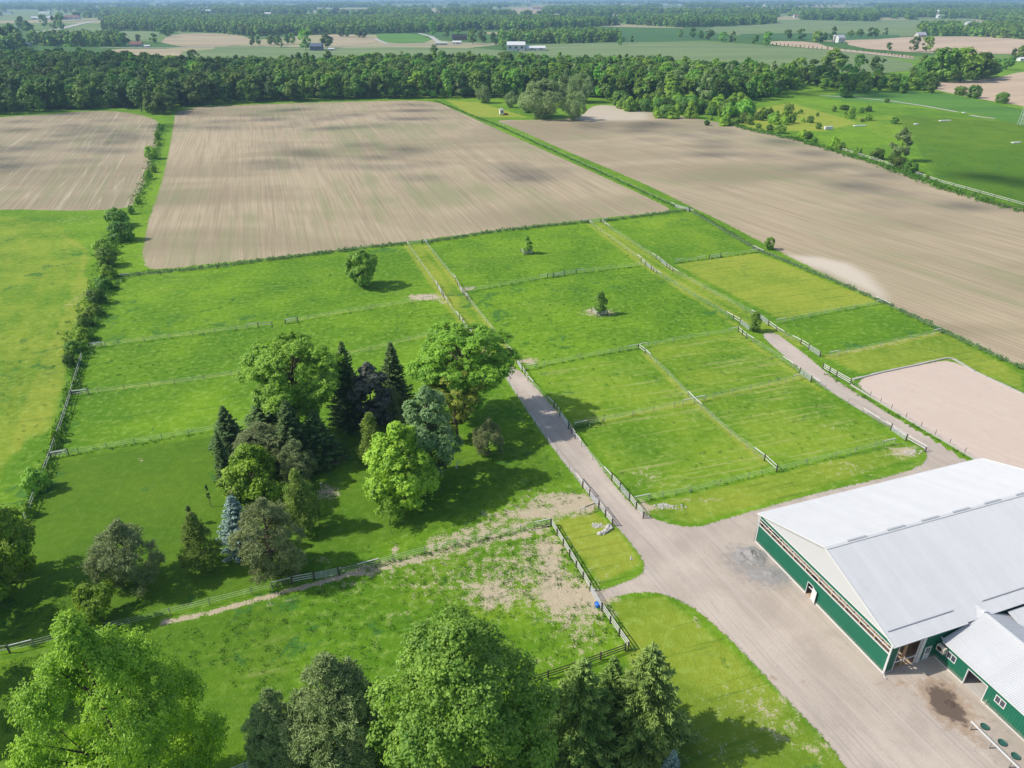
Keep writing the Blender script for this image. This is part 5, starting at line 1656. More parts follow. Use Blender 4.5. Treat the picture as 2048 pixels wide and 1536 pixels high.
# trims
tr = MB()
slab(tr, -0.05, -0.05, 0.0, 0.10, 0.10, 4.98); slab(tr, -0.05, BW - 0.10, 0.0, 0.10, BW + 0.05, 4.98)
slab(tr, -0.045, 0.11, 0.02, 0.08, 12.55, 0.2); slab(tr, -0.045, 13.62, 0.02, 0.08, BW - 0.11, 0.2)
slab(tr, -0.05, 0.11, 3.11, 0.085, BW - 0.11, 3.22); slab(tr, -0.05, 0.11, 4.33, 0.085, BW - 0.11, 4.41)
slab(tr, -0.04, 0.11, 3.80, 0.06, BW - 0.11, 3.90)
slab(tr, -0.055, 0.11, 4.89, 0.085, BW - 0.11, 4.96)
tr.build('trim', M['white'], barn)
tr = MB()
slab(tr, 0.11, -0.045, 0.02, 1.2, 0.08, 0.11); slab(tr, 4.68, -0.045, 0.02, 5.7, 0.08, 0.11)
slab(tr, 1.20, -0.05, 0.0, 1.29, 0.12, 4.2); slab(tr, 4.58, -0.05, 0.0, 4.67, 0.12, 4.2); slab(tr, 1.2, -0.05, 4.2, 4.67, 0.12, 4.29)
tr.build('door_frame', M['white'], barn)
# sliding leaf stacked open on the right of the big doorway
mb = MB(); slab(mb, 4.70, -0.16, 0.1, 5.15, -0.07, 4.3); mb.build('sliding_door', M['white'], barn)
mb = MB(); slab(mb, 1.29, 0.0, 1.25, 4.58, 0.08, 1.4); mb.build('cross_rail', M['white'], barn)
# person door with a window pane
pd = MB(); slab(pd, 5.76, -0.02, 0.05, 6.76, 0.05, 2.16); pdo = pd.build('door', M['white'], barn)
mb = MB(); slab(mb, 5.98, -0.035, 1.15, 6.54, -0.022, 1.95); mb.build('pane', M['glass'], pdo)
mb = MB(); slab(mb, 6.24, -0.05, 1.15, 6.28, -0.036, 1.95); slab(mb, 5.98, -0.05, 1.53, 6.23, -0.036, 1.57); slab(mb, 6.29, -0.05, 1.53, 6.54, -0.036, 1.57); mb.build('glazing_bar', M['white'], pdo)
# half open stable door on the gable end, leaf swung against the wall
tr = MB()
slab(tr, -0.055, 12.53, 0.0, 0.09, 12.61, 2.14); slab(tr, -0.055, 13.56, 0.0, 0.09, 13.64, 2.14); slab(tr, -0.055, 12.62, 2.07, 0.09, 13.55, 2.14)
tr.build('door_frame', M['white'], barn)
dr = MB(); slab(dr, -0.02, 0, 0, 0.03, 1.0, 1.95)
do = dr.build('door', M['white'], barn, (-0.06, 12.55, 0.12)); do.rotation_euler = (0, 0, R(180 - 14))
mb = MB(); slab(mb, 0.2, 12.6, 1.15, 0.3, 13.6, 1.27); mb.build('inner_rail', M['white'], barn)
# timber frame behind the open strip
pm = MB().box(-0.07, -0.07, 0, 0.07, 0.07, 4.9).mesh('stud', M['timber'])
for i in range(11):
    link('stud', pm, barn, (0.22, 0.15 + i * 2.42, 0))
brm = MB().beam((0, 0, 0), (0.0, 1.3, -1.25), 0.06, 0.14).mesh('brace', M['timber'])
for i in range(10):
    link('brace', brm, barn, (0.34, 0.2 + i * 2.42, 4.55))
mb = MB()
slab(mb, 0.5, 0.3, 0.0, 0.56, 12.4, 3.0); slab(mb, 0.5, 13.8, 0.0, 0.56, BW - 0.3, 3.0)
mb.build('kick_wall', M['timber_dark'], barn)
mb = MB(); slab(mb, 0.06, 0.06, 0.0, BL - 0.06, BW - 0.06, 0.05); mb.build('floor', M['sand_in'], barn)
cm_ = MB().box(-0.15, -0.15, 0, 0.15, 0.15, 5).mesh('column', M['timber'])
for i in range(1, 17):
    for y in (0.25, BW - 0.25):
        link('column', cm_, barn, (0.2 + i * 2.5, y, 0), 0, (0.7, 0.7, 0.98))
tm_ = MB()
tm_.beam((0, 0.1, 4.75), (0, BW - 0.1, 4.75), 0.08, 0.2); tm_.beam((0, 0.1, 4.9), (0, BW / 2, RZ - 0.35), 0.08, 0.2); tm_.beam((0, BW - 0.1, 4.9), (0, BW / 2, RZ - 0.35), 0.08, 0.2)
for i in range(1, 8):
    y = i * BW / 8; z = 4.9 + min(y, BW - y) * (RZ - .35 - 4.9) / (BW / 2)
    tm_.beam((0, y, 4.8), (0, y, z), 0.06, 0.12)
trm = tm_.mesh('truss', M['timber'])
for i in range(1, 12):
    link('truss', trm, barn, (0.3 + i * 2.5, 0, 0))


# roofs: ribbed metal panels, each 0.9 m wide, laid side by side
def roof_panel_mesh(width, run, pitch, name='roof_panel', nrib=4, rib=0.032, mat=None):
    """lies in local coords: x along the eave, rising with +y"""
    mb = MB()
    cosr = 1.0
    zr = run * pitch
    prof = []
    sp = width / nrib
    for i in range(nrib):
        b = i * sp
        prof += [(b, 0.0), (b + sp * 0.58, 0.0), (b + sp * 0.70, rib), (b + sp * 0.88, rib)]
    prof.append((width, 0.0))
    for (xa, ha), (xb, hb) in zip(prof[:-1], prof[1:]):
        mb.quad((xa, 0, ha), (xb, 0, hb), (xb, run, zr + hb), (xa, run, zr + ha))
    mb.quad((0, 0, -0.05), (0, run, zr - 0.05), (width, run, zr - 0.05), (width, 0, -0.05))
    mb.quad((0, 0, -0.05), (width, 0, -0.05), (width, 0, 0.0), (0, 0, 0.0))
    return mb.mesh(name, mat or M['roof'])


OV = 0.35
npan = 46
pw = (BL + 2 * 0.25) / npan
pmesh = roof_panel_mesh(pw, BW / 2 + OV, PITCHR)
ze = EH - OV * PITCHR + 0.06
for i in range(npan):
    link('roof_panel', pmesh, barn, (-0.25 + i * pw, -OV, ze))
    o = link('roof_panel', pmesh, barn, (-0.25 + (i + 1) * pw, BW + OV, ze), math.pi)
# ridge cap, vents, rake trims, gutters, snow rail
rz = ze + (BW / 2 + OV) * PITCHR
mb = MB()
for s in (-1, 1):
    mb.quad((-0.28, BW / 2, rz + 0.10), (BL + 0.28, BW / 2, rz + 0.10), (BL + 0.28, BW / 2 + s * 0.35, rz - 0.03), (-0.28, BW / 2 + s * 0.35, rz - 0.03))
mb.build('ridge_cap', M['white'], barn)
vm = MB().box(0, -0.14, 0, 3.0, 0.14, 0.10).mesh('ridge_vent', M['vent'])
for x in (3.2, 9.5, 15.2, 20.6, 26.2, 32.0, 37.0):
    link('ridge_vent', vm, barn, (x, BW / 2, rz + 0.04))
mb = MB()
for s in (0, 1):
    y0 = -OV if s == 0 else BW + OV
    for x in (-0.30, BL + 0.25):
        a = Vector((x, y0, ze)); b = Vector((x, BW / 2, rz))
        mb.beam(a, b, 0.06, 0.22)
mb.build('rake_trim', M['white'], barn)
g1 = MB().box(0, -0.14, -0.15, 11.0, 0.0, 0.0).mesh('gutter', M['white'])
link('gutter', g1, barn, (-0.25, -OV - 0.01, ze))
mb = MB().box(0, 0, -0.15, BL, 0.14, 0.0).build('gutter', M['white'], barn, (-0.25, BW + OV + 0.01, ze))
mb = MB().box(0, -0.06, -0.10, 10.9, -0.01, -0.02).build('gutter_lip', M['black'], barn, (-0.2, -OV + 0.05, ze - 0.1))
mb = MB(); mb.tube([(0.2, 1.25, ze + 1.6 * PITCHR + 0.12), (10.0, 1.25, ze + 1.6 * PITCHR + 0.12)], 0.05, 5); mb.build('snow_rail', M['vent'], barn)
mb = MB(); mb.tube([(14.6, 1.25, ze + 1.6 * PITCHR + 0.12), (BL, 1.25, ze + 1.6 * PITCHR + 0.12)], 0.05, 5); mb.build('snow_rail', M['vent'], barn)
# corner downspout with kinked outlet
mb = MB(); mb.tube([(-0.02, -0.35, 4.75), (-0.10, -0.12, 4.4), (-0.10, -0.12, 0.35), (-0.25, -0.4, 0.15), (-0.2, -0.75, 0.12)], 0.075, 7)
mb.build('downspout', M['white'], barn, smooth=True)
mb = MB(); mb.tube([(-0.07, BW + 0.3, 4.8), (-0.12, BW + 0.1, 4.4), (-0.12, BW + 0.1, 0.1)], 0.06, 6); mb.build('downspout', M['white'], barn, smooth=True)

# ------------------------------------------------------------ the stable wing
st = empty('stable_wing', tuple(Vector((C0[0], C0[1], 0.03)) + Matrix.Rotation(BA, 3, 'Z') @ Vector((7.7, 0, 0))), BA)
tag(st, "low green stable wing with a white metal roof at the lower right corner", 'stable')
SE = 3.45; SL = 22.0; HWD = 5.7   # eave height, length, half width
mb = MB()
for (y0, y1, z0, z1) in [(-0.02, -4.05, 0.12, 3.25), (-4.05, -6.65, 2.45, 3.25), (-6.65, -SL, 0.12, 3.25)]:
    slab(mb, 0, y0, z0, 0.06, y1, z1)
    ribs(mb, (0, y1, z0), (0, 1, 0), (0, 0, 1), y0 - y1, z1 - z0, (-1, 0, 0), 0.3, 0.02)
mb.build('wall', M['green'], st)
mb = MB(); slab(mb, 2 * HWD - 0.3, -0.02, 0.0, 2 * HWD - 0.24, -SL, 3.3); mb.build('wall', M['green'], st)
mb = MB(); slab(mb, -0.04, -0.02, 0.0, 0.08, -4.05, 0.11); slab(mb, -0.04, -6.65, 0.0, 0.08, -SL, 0.11); slab(mb, -0.05, -0.02, 3.26, 0.06, -SL, 3.36)
mb.build('trim', M['white'], st)
mb = MB(); slab(mb, -0.05, -4.05, 0, 0.12, -4.14, 2.44); slab(mb, -0.05, -6.56, 0, 0.12, -6.65, 2.44); slab(mb, -0.05, -4.15, 2.36, 0.12, -6.55, 2.44)
mb.build('door_frame', M['white'], st)
mb = MB(); slab(mb, 0.12, -0.1, 0.0, 2 * HWD - 0.3, -SL, 0.04); mb.build('floor', M['concrete'], st)
mb = MB(); slab(mb, 2.8, -2.5, 0.04, 2.9, -SL, 2.2); mb.build('stall_partition', M['timber_dark'], st)
for yc in (-1.92, -8.3, -14.5):
    f = MB()
    slab(f, -0.06, yc - 0.62, 1.45, 0.0, yc + 0.62, 1.54); slab(f, -0.06, yc - 0.62, 2.35, 0.0, yc + 0.62, 2.44)
    slab(f, -0.06, yc - 0.62, 1.55, 0.0, yc - 0.53, 2.34); slab(f, -0.06, yc + 0.53, 1.55, 0.0, yc + 0.62, 2.34); slab(f, -0.06, yc - 0.04, 1.55, 0.0, yc + 0.04, 2.34)
    fo = f.build('window', M['white'], st)
    for s in (-1, 1):
        p_ = MB(); slab(p_, -0.03, yc + s * 0.045, 1.55, -0.022, yc + s * 0.525, 2.34); p_.build('pane', M['glass'], fo)
mb = MB(); mb.tube([(-0.12, -7.1, 0.0), (-0.12, -7.1, 0.75), (-0.02, -7.1, 0.8)], 0.03, 5); mb.build('water_tap', M['beige'], st)
# roof panels of the wing, running up from the eave in +x; the ones near the barn climb onto its roof
SP = 0.333
run = HWD + 0.3
npn = 27; pw2 = (SL + 0.4) / npn
pm2 = roof_panel_mesh(pw2, run, SP)
ez = SE - 0.1
for i in range(npn):
    # panel local x runs along -y, rises with +x
    link('roof_panel', pm2, st, (-0.3, -(i) * pw2 - 0.42, ez), -math.pi / 2)
    link('roof_panel', pm2, st, (-0.3 + 2 * run, -(i + 1) * pw2 - 0.42, ez), math.pi / 2)
# valley infill between the wing ridge and the barn roof
rzs = ez + run * SP
def barn_y(z): return (z - ze) / PITCHR - OV
xr = -0.3 + run
y_hit = barn_y(rzs + 0.02)
mb = MB()
xe = -0.3 + (ze - ez) / SP      # where the wing slope reaches the barn eave height
mb.quad((-0.3, -0.42, ez + .01), (xr, -0.42, rzs + .01), (xr, y_hit, rzs + 0.03), (xe, -OV + .02, ze + 0.07), (-0.3 + 0.02, -OV * .98, ez + 0.02))
mb.build('valley_roof', M['roof'], st)
mb = MB()
mb.quad((xr, -0.42, rzs + .01), (2 * xr + 0.3, -0.42, ez + .01), (2 * xr + 0.3 - 0.02, -OV * .98, ez + 0.02), (2 * xr - xe, -OV + .02, ze + 0.07), (xr, y_hit, rzs + 0.03))
mb.build('valley_roof', M['roof'], st)
mb = MB(); mb.beam((xr, y_hit + 0.1, rzs + 0.07), (xr, -SL - 0.4, rzs + 0.07), 0.45, 0.05); mb.build('ridge_cap', M['white'], st)
mb = MB(); slab(mb, -0.46, -0.6, ez - 0.13, -0.32, -SL - 0.4, ez + 0.0); mb.build('gutter', M['white'], st)
mb = MB(); slab(mb, xr - 0.15, -0.2, rzs + 0.08, xr + 0.35, 0.15, rzs + 0.25); mb.build('roof_cap', M['white'], st)
mb = MB(); slab(mb, -0.28, -0.6, ez - 0.12, 0.0, -SL, ez - 0.06); mb.build('soffit', M['white'], st)
# heat pump unit on the wing wall near the inner corner
ac = empty('heat_pump', (0, 0, 0)); ac.parent = None
A0 = Vector((C0[0], C0[1], 0.03)) + Matrix.Rotation(BA, 3, 'Z') @ Vector((7.15, -0.85, 1.95))
ac.location = A0; ac.rotation_euler = (0, 0, BA)
tag(ac, "beige heat pump unit bracketed to the stable wall in the inner corner", 'heat pump')
MB().box(-0.2, -0.5, 0, 0.25, 0.5, 0.85).build('casing', M['beige'], ac)
fan = MB(); fan.tube([(-0.205, 0.1, 0.42), (-0.23, 0.1, 0.42)], [0.33, 0.31], 16); fan.build('fan_grille', M['black'], ac)
for y in (-0.4, 0.4):
    MB().beam((-0.15, y, -0.03), (0.48, y, -0.03), 0.04, 0.05).build('bracket', M['white'], ac)

# the further low roof east of the wing
lo = empty('side_shed', tuple(Vector((C0[0], C0[1], 0.03)) + Matrix.Rotation(BA, 3, 'Z') @ Vector((17.2, 0, 0))), BA)
tag(lo, "low white ribbed shed between the stable wing and the barn at the right edge", 'shed')
lw = 22; lrun = 9.0; lp = 0.30
lpm = roof_panel_mesh(0.9, lrun, lp)
for i in range(int(lw / 0.9)):
    link('roof_panel', lpm, lo, (i * 0.9, -lrun - 0.4, 4.55 - lrun * lp))
mb = MB(); slab(mb, 0.2, -lrun, 0, lw, -lrun + 0.06, 4.55 - lrun * lp - 0.1); slab(mb, 0.14, -lrun, 0, 0.2, -0.1, 1.8); mb.build('wall', M['green'], lo)

# ------------------------------------------------------------ yard things
RB = Matrix.Rotation(BA, 3, 'Z')
def BP(x, y, z=0.0):
    v = Vector((C0[0], C0[1], 0.0)) + RB @ Vector((x, y, 0)); return (v.x, v.y, z)


rail = empty('hitching_rail', BP(3.42, -8.8, 0.02), BA)
tag(rail, "long white topped hitching rail beside the green rubber tubs", 'rail')
MB().box(-0.09, -9.0, 1.02, 0.09, 0.15, 1.12).build('rail_top', M['board_white'], rail)
pm = MB().box(-0.06, -0.06, 0, 0.06, 0.06, 1.02).mesh('post', M['post_pale'])
for y in (-0.1, -2.4, -4.7, -7.0, -8.9): link('post', pm, rail, (0, y, 0))
tubm = MB().tube([(0, 0, 0), (0, 0, 0.05), (0, 0, 0.30)], [0.36, 0.38, 0.44], 18)
tubs = [(5.12, -9.2, "green rubber tub beside the rail, farthest from the bottom edge"), (5.22, -11.25, "green rubber tub beside the rail, middle one of three"),
        (5.15, -12.85, "green rubber tub beside the rail, lowest in the photo")]
for x, y, lab in tubs:
    t_ = empty('feed_tub', BP(x, y, 0.03)); tag(t_, lab, 'tub', "green tubs beside the hitching rail")
    sh = MB(); sh.tube([(0, 0, 0), (0, 0, 0.18)], [0.36, 0.42], 18, caps=False); sh.tube([(0, 0, 0.18), (0, 0, 0.17), (0, 0, 0.05)], [0.42, 0.38, 0.33], 18, caps=False)
    sh.build('shell', M['tubgreen'], t_, smooth=True)
    MB().tube([(0, 0, 0.0), (0, 0, 0.06)], [0.34, 0.33], 18).build('base', M['tubgreen'], t_)
# blue tub
_x, _y = G(1195, 1213)
bt = empty('water_tub', (_x, _y, 0.0)); tag(bt, "round bright blue water tub at the fence gate", 'tub')
sh = MB(); sh.tube([(0, 0, 0), (0, 0, 0.55)], [0.33, 0.42], 20, caps=False); sh.tube([(0, 0, 0.55), (0, 0, 0.55), (0, 0, 0.1)], [0.42, 0.37, 0.30], 20, caps=False)
sh.build('shell', M['blue'], bt, smooth=True)
MB().tube([(0, 0, 0.3), (0, 0, 0.33)], [0.34, 0.345], 20).build('water', M['water'], bt)
MB().tube([(0, 0, 0.0), (0, 0, 0.03)], [0.32, 0.32], 20).build('base', M['blue'], bt)


def lump(seed, r, h, n=9, sub=3, rough=0.25):
    """an irregular boulder or heap"""
    bm = bmesh.new()
    bmesh.ops.create_icosphere(bm, subdivisions=sub, radius=1)
    from mathutils import noise
    off = Vector((seed * 3.1, seed * 1.7, seed * 0.9))
    for v in bm.verts:
        k = 1 + rough * noise.noise(v.co * 1.7 + off) * 2 + rough * 0.4 * noise.noise(v.co * 5 + off)
        v.co = Vector((v.co.x * k * r, v.co.y * k * r, max(v.co.z, -0.25) * k * h))
    me = bpy.data.meshes.new('lump'); bm.to_mesh(me); bm.free()
    return me


ROCKS = [(1218, 1056, 0.55, "largest pale boulder nearest the track by the board wing fence"), (1213, 1062, 0.42, "grey boulder touching the largest one by the wing fence"),
         (1207, 1066, 0.40, "middle boulder in the curved row by the wing fence"), (1199, 1068, 0.36, "last grey boulder of the curved row by the wing fence")]
for i, (px, py, r, lab) in enumerate(ROCKS):
    me = lump(i + 1, r, r * 0.8); me.materials.append(M['rock'])
    x, y = G(px, py); tag(link('boulder', me, None, (x, y, r * 0.15)), lab, 'boulder', "boulders beside the small lawn")
rk = [lump(20 + i, 0.13, 0.1, sub=1, rough=0.4) for i in range(4)]
for m_ in rk: m_.materials.append(M['rock'])
gr = random.Random(4)
for (px, py, wx, wy, n, lab, grp) in [(1194, 1051, 14, 4, 46, "small pale rubble stone beside the curved row of boulders", "rubble on the small lawn"),
                                     (1330, 1012, 34, 5, 80, "small pale rubble stone in the ditch right of the track mouth", "rubble in the roadside ditch"),
                                     (1822, 905, 18, 7, 44, "small pale rubble stone on the verge below the lowest track gate", "rubble at the road corner"),
                                     (1263, 1119, 3, 4, 6, "small pale stone in the middle of the small lawn", "stones on the small lawn")]:
    for i in range(n):
        x, y = G(px + gr.gauss(0, wx / 2), py + gr.gauss(0, wy / 2))
        s = gr.uniform(0.4, 1.5)
        tag(link('rubble_stone', gr.choice(rk), None, (x, y, 0.02), gr.uniform(0, 6), (s, s * gr.uniform(0.7, 1.2), s)), lab, 'stone', grp)


def heap(name, px, py, rx, ry, h, mat, label, seed):
    """a spread low heap: a displaced disc"""
    x, y = G(px, py); n = 40
    from mathutils import noise
    V = []; Fc = []
    for i in range(n):
        for j in range(n):
            a = (i / (n - 1) * 2 - 1); b = (j / (n - 1) * 2 - 1)
            q = math.hypot(a, b)
            nn = noise.noise(Vector((a * 2.2 + seed, b * 2.2, 0.3))) + 0.5 * noise.noise(Vector((a * 7 + seed, b * 7, 3.3)))
            k = max(0.0, 1 - q * (1.0 + 0.5 * nn)) ** 0.8
            V.append((a * rx, b * ry, -0.03 + h * k * (0.8 + 0.7 * nn)))
    for i in range(n - 1):
        for j in range(n - 1):
            Fc.append((i*n+j, (i+1)*n+j, (i+1)*n+j+1, i*n+j+1))
    o = link(name, mesh_np(name, V, Fc, mat, smooth=True), None, (x, y, 0.02))
    return tag(o, label, 'heap')


heap('gravel_heap', 1500, 1112, 2.4, 2.0, 0.75, M['dark_gravel'], "low dark gravel heap at the far corner of the barn", 2)
heap('gravel_heap', 1538, 1150, 3.0, 1.6, 0.35, M['dark_gravel'], "flattened spread of gravel along the barn wall", 5)
heap('manure_heap', 1899, 1408, 1.15, 1.0, 0.07, M['dung'], "dark scraped manure patch in front of the stable door", 8)

# arena kerb: pale timber edging and kick boards
kb = empty('arena_kerb', (*G(1704, 772), 0)); tag(kb, "pale weathered kerb round the far sides of the riding arena", 'kerb')
o0 = Vector((*G(1704, 772), 0))
kp = [Vector((*q, 0)) for q in GL([(1706, 760), (1760, 746), (1830, 731), (1892, 717), (1906, 718), (1950, 744), (2048, 790), (2180, 850)])]
gk = random.Random(2)
for a, b in zip(kp[:-1], kp[1:]):
    n = max(1, int((b - a).length / 2.2))
    for i in range(n):
        p, q = a.lerp(b, i / n), a.lerp(b, (i + 0.97) / n)
        j = Vector((0, gk.uniform(-.05, .05), 0))
        MB().beam(p - o0 + j + Vector((0, 0, 0.12)), q - o0 + j + Vector((0, 0, 0.12)), gk.uniform(0.3, 0.55), 0.25).build('kerb_plank', M['board'], kb)
ab = empty('arena_boards', (*G(1700, 771), 0)); tag(ab, "low grey kick boards along the track side of the riding arena", 'kick boards')
o1 = Vector((*G(1700, 771), 0))
P = resample([Vector((*q, 0)) for q in GL([(1700, 771), (1782, 821), (1841, 857), (1960, 927)])], 2.9)
for a, b in zip(P[:-1], P[1:]):
    d = (b - a).normalized(); n = Vector((-d.y, d.x, 0)) * 0.10
    MB().beam(a - o1 + n + Vector((0, 0, 0.22)), b - o1 + n - d * 0.03 + Vector((0, 0, 0.22)), 0.05, 0.36).build('kick_board', M['board'], ab)

# little things among the trees
x, y = G(665, 915)
fp = empty('fire_pit', (x, y, 0)); tag(fp, "stone ringed fire pit on bare ground between the grove trees", 'fire pit')
for i in range(11):
    a = i / 11 * 6.283
    me = lump(40 + i, 0.22, 0.2, sub=1); me.materials.append(M['rock']); link('ring_stone', me, fp, (math.cos(a) * 0.9, math.sin(a) * 0.9, 0.08))
MB().tube([(0, 0, 0.0), (0, 0, 0.08)], [0.8, 0.6], 14).build('ash_bed', M['dung'], fp)
x, y = G(913, 938)
sg = empty('tether_post', (x, y, 0), 0.4); tag(sg, "pale leaning post standing in the shade right of the grove maple", 'post')
MB().beam((0, 0, -0.1), (0.25, 0.1, 1.5), 0.14, 0.14).build('shaft', M['board_white'], sg)
MB().beam((0.02, 0, 0.55), (-0.25, 0.0, 0.35), 0.08, 0.08).build('strut', M['board_white'], sg)
x, y = G(644, 985)
sg = empty('washing_pole', (x, y, 0)); tag(sg, "thin pale pole on bare ground beside the olive cedar", 'pole')
MB().tube([(0, 0, -.1), (0, 0, 1.9)], 0.04, 6).build('shaft', M['board_white'], sg)
MB().tube([(-.3, 0, 1.85), (.3, 0, 1.85)], 0.03, 5).build('cross_arm', M['board_white'], sg)

# hunting cabin on the wet meadow
x, y = G(1003, 230)
cb = empty('hunting_cabin', (x, y, 0), 0.3); tag(cb, "tiny white cabin with red stairs on the yellow green wet meadow", 'cabin')
MB().box(-1.3, -1.3, 0.6, 1.3, 1.3, 3.4).build('walls', M['white'], cb)
mb = MB(); mb.quad((-1.6, -1.6, 3.4), (1.6, -1.6, 3.4), (0, 0, 4.5)); mb.quad((1.6, -1.6, 3.4), (1.6, 1.6, 3.4), (0, 0, 4.5)); mb.quad((1.6, 1.6, 3.4), (-1.6, 1.6, 3.4), (0, 0, 4.5)); mb.quad((-1.6, 1.6, 3.4), (-1.6, -1.6, 3.4), (0, 0, 4.5))
mb.build('roof', M['vent'], cb)
MB().box(1.35, -0.9, 0, 4.2, 0.9, 1.0).build('stairs', M['rust'], cb)
MB().box(-0.6, -1.34, 1.6, 0.6, -1.31, 2.6).build('window', M['glass'], cb)

# white low tanks and covers on the far green field
for (px, py, w, lab) in [(1656, 259, 5, "white camper like box by the hedge of the far right green field"), (1719, 252, 8, "long white trough cover on the far right green field"),
                         (1890, 242, 8, "white low cover at the crest of the far right green field"), (1832, 249, 2.5, "tiny white box on the crest of the far right green field"),
                         (2032, 286, 5, "white low cover at the right edge of the far green field"), (1928, 226, 2.5, "white box at the end of the meadow track")]:
    x, y = G(px, py); c_ = empty('white_cover', (x, y, 0), 0.2); tag(c_, lab, 'cover')
    hh = 1.8 if px == 1656 else 0.5
    MB().box(-w / 2, -0.9, 0.1, w / 2, 0.9, hh).build('body', M['white'], c_)
    MB().tube([(-w / 2 + .1, 0, hh), (w / 2 - .1, 0, hh)], [0.9, 0.9], 10).build('lid', M['white'], c_, (0, 0, -0.75))
# pylon at the right edge
x, y = G(2040, 250)
py_ = empty('lattice_mast', (x, y, 0), 0.3); tag(py_, "slim pale lattice mast at the right edge of the photo", 'mast')
mb = MB()
H = 22.0
for sx, sy in ((-1, -1), (1, -1), (1, 1), (-1, 1)):
    mb.beam((sx * 1.1, sy * 1.1, 0), (sx * 0.2, sy * 0.2, H), 0.14, 0.14)
for i in range(9):
    z0, z1 = i * H / 9, (i + 1) * H / 9; a = 1.1 - 0.9 * z0 / H; b = 1.1 - 0.9 * z1 / H
    mb.beam((-a, -a, z0), (b, -b, z1), 0.08, 0.08); mb.beam((a, -a, z0), (b, b, z1), 0.08, 0.08); mb.beam((a, a, z0), (-b, b, z1), 0.08, 0.08); mb.beam((-a, a, z0), (-b, -b, z1), 0.08, 0.08)
mb.build('lattice', M['gate'], py_)
for z in (18.5, 20.5): MB().beam((-1.6, 0, z), (1.6, 0, z), 0.12, 0.12).build('cross_arm', M['gate'], py_)


# ------------------------------------------------------------ far buildings
def house(px, py, L, W, H, rh, rot, wall, roof, name, label, cat, windows=3, doors=True):
    x, y = G(px, py)
    h = empty(name, (x, y, 0), rot); tag(h, label, cat)
    MB().box(-L / 2, -W / 2, 0, L / 2, W / 2, H).build('wall', wall, h)
    mb = MB()
    o = 0.5
    A = [(-L/2-o, -W/2-o, H-.1), (L/2+o, -W/2-o, H-.1), (L/2+o, 0, H+rh), (-L/2-o, 0, H+rh), (-L/2-o, W/2+o, H-.1), (L/2+o, W/2+o, H-.1)]
    mb.quad(A[0], A[1], A[2], A[3]); mb.quad(A[3], A[2], A[5], A[4])
    B = [(p[0], p[1], p[2] - .25) for p in A]
    mb.quad(B[3], B[2], B[1], B[0]); mb.quad(B[4], B[5], B[2], B[3]); mb.quad(A[0], B[0], B[1], A[1]); mb.quad(A[4], A[5], B[5], B[4])
    mb.build('roof', roof, h)
    mb = MB()
    for s in (-1, 1):
        mb.quad((s * L / 2, -W / 2, H - .02), (s * L / 2, W / 2, H - .02), (s * L / 2, 0, H + rh - .3))
    mb.build('gable', wall, h)
    for i in range(windows):
        xx = -L / 2 + (i + 0.5) * L / windows
        MB().box(xx - L / windows * .22, -W / 2 - 0.05, H * 0.4, xx + L / windows * .22, -W / 2 - 0.01, H * 0.75).build('window', M['glass'], h)
    if doors:
        MB().box(L * 0.1, -W / 2 - 0.06, 0, L * 0.1 + 1.6, -W / 2 - 0.055 + 0.02, min(2.4, H * .8)).build('door', M['timber_dark'], h)
    return h


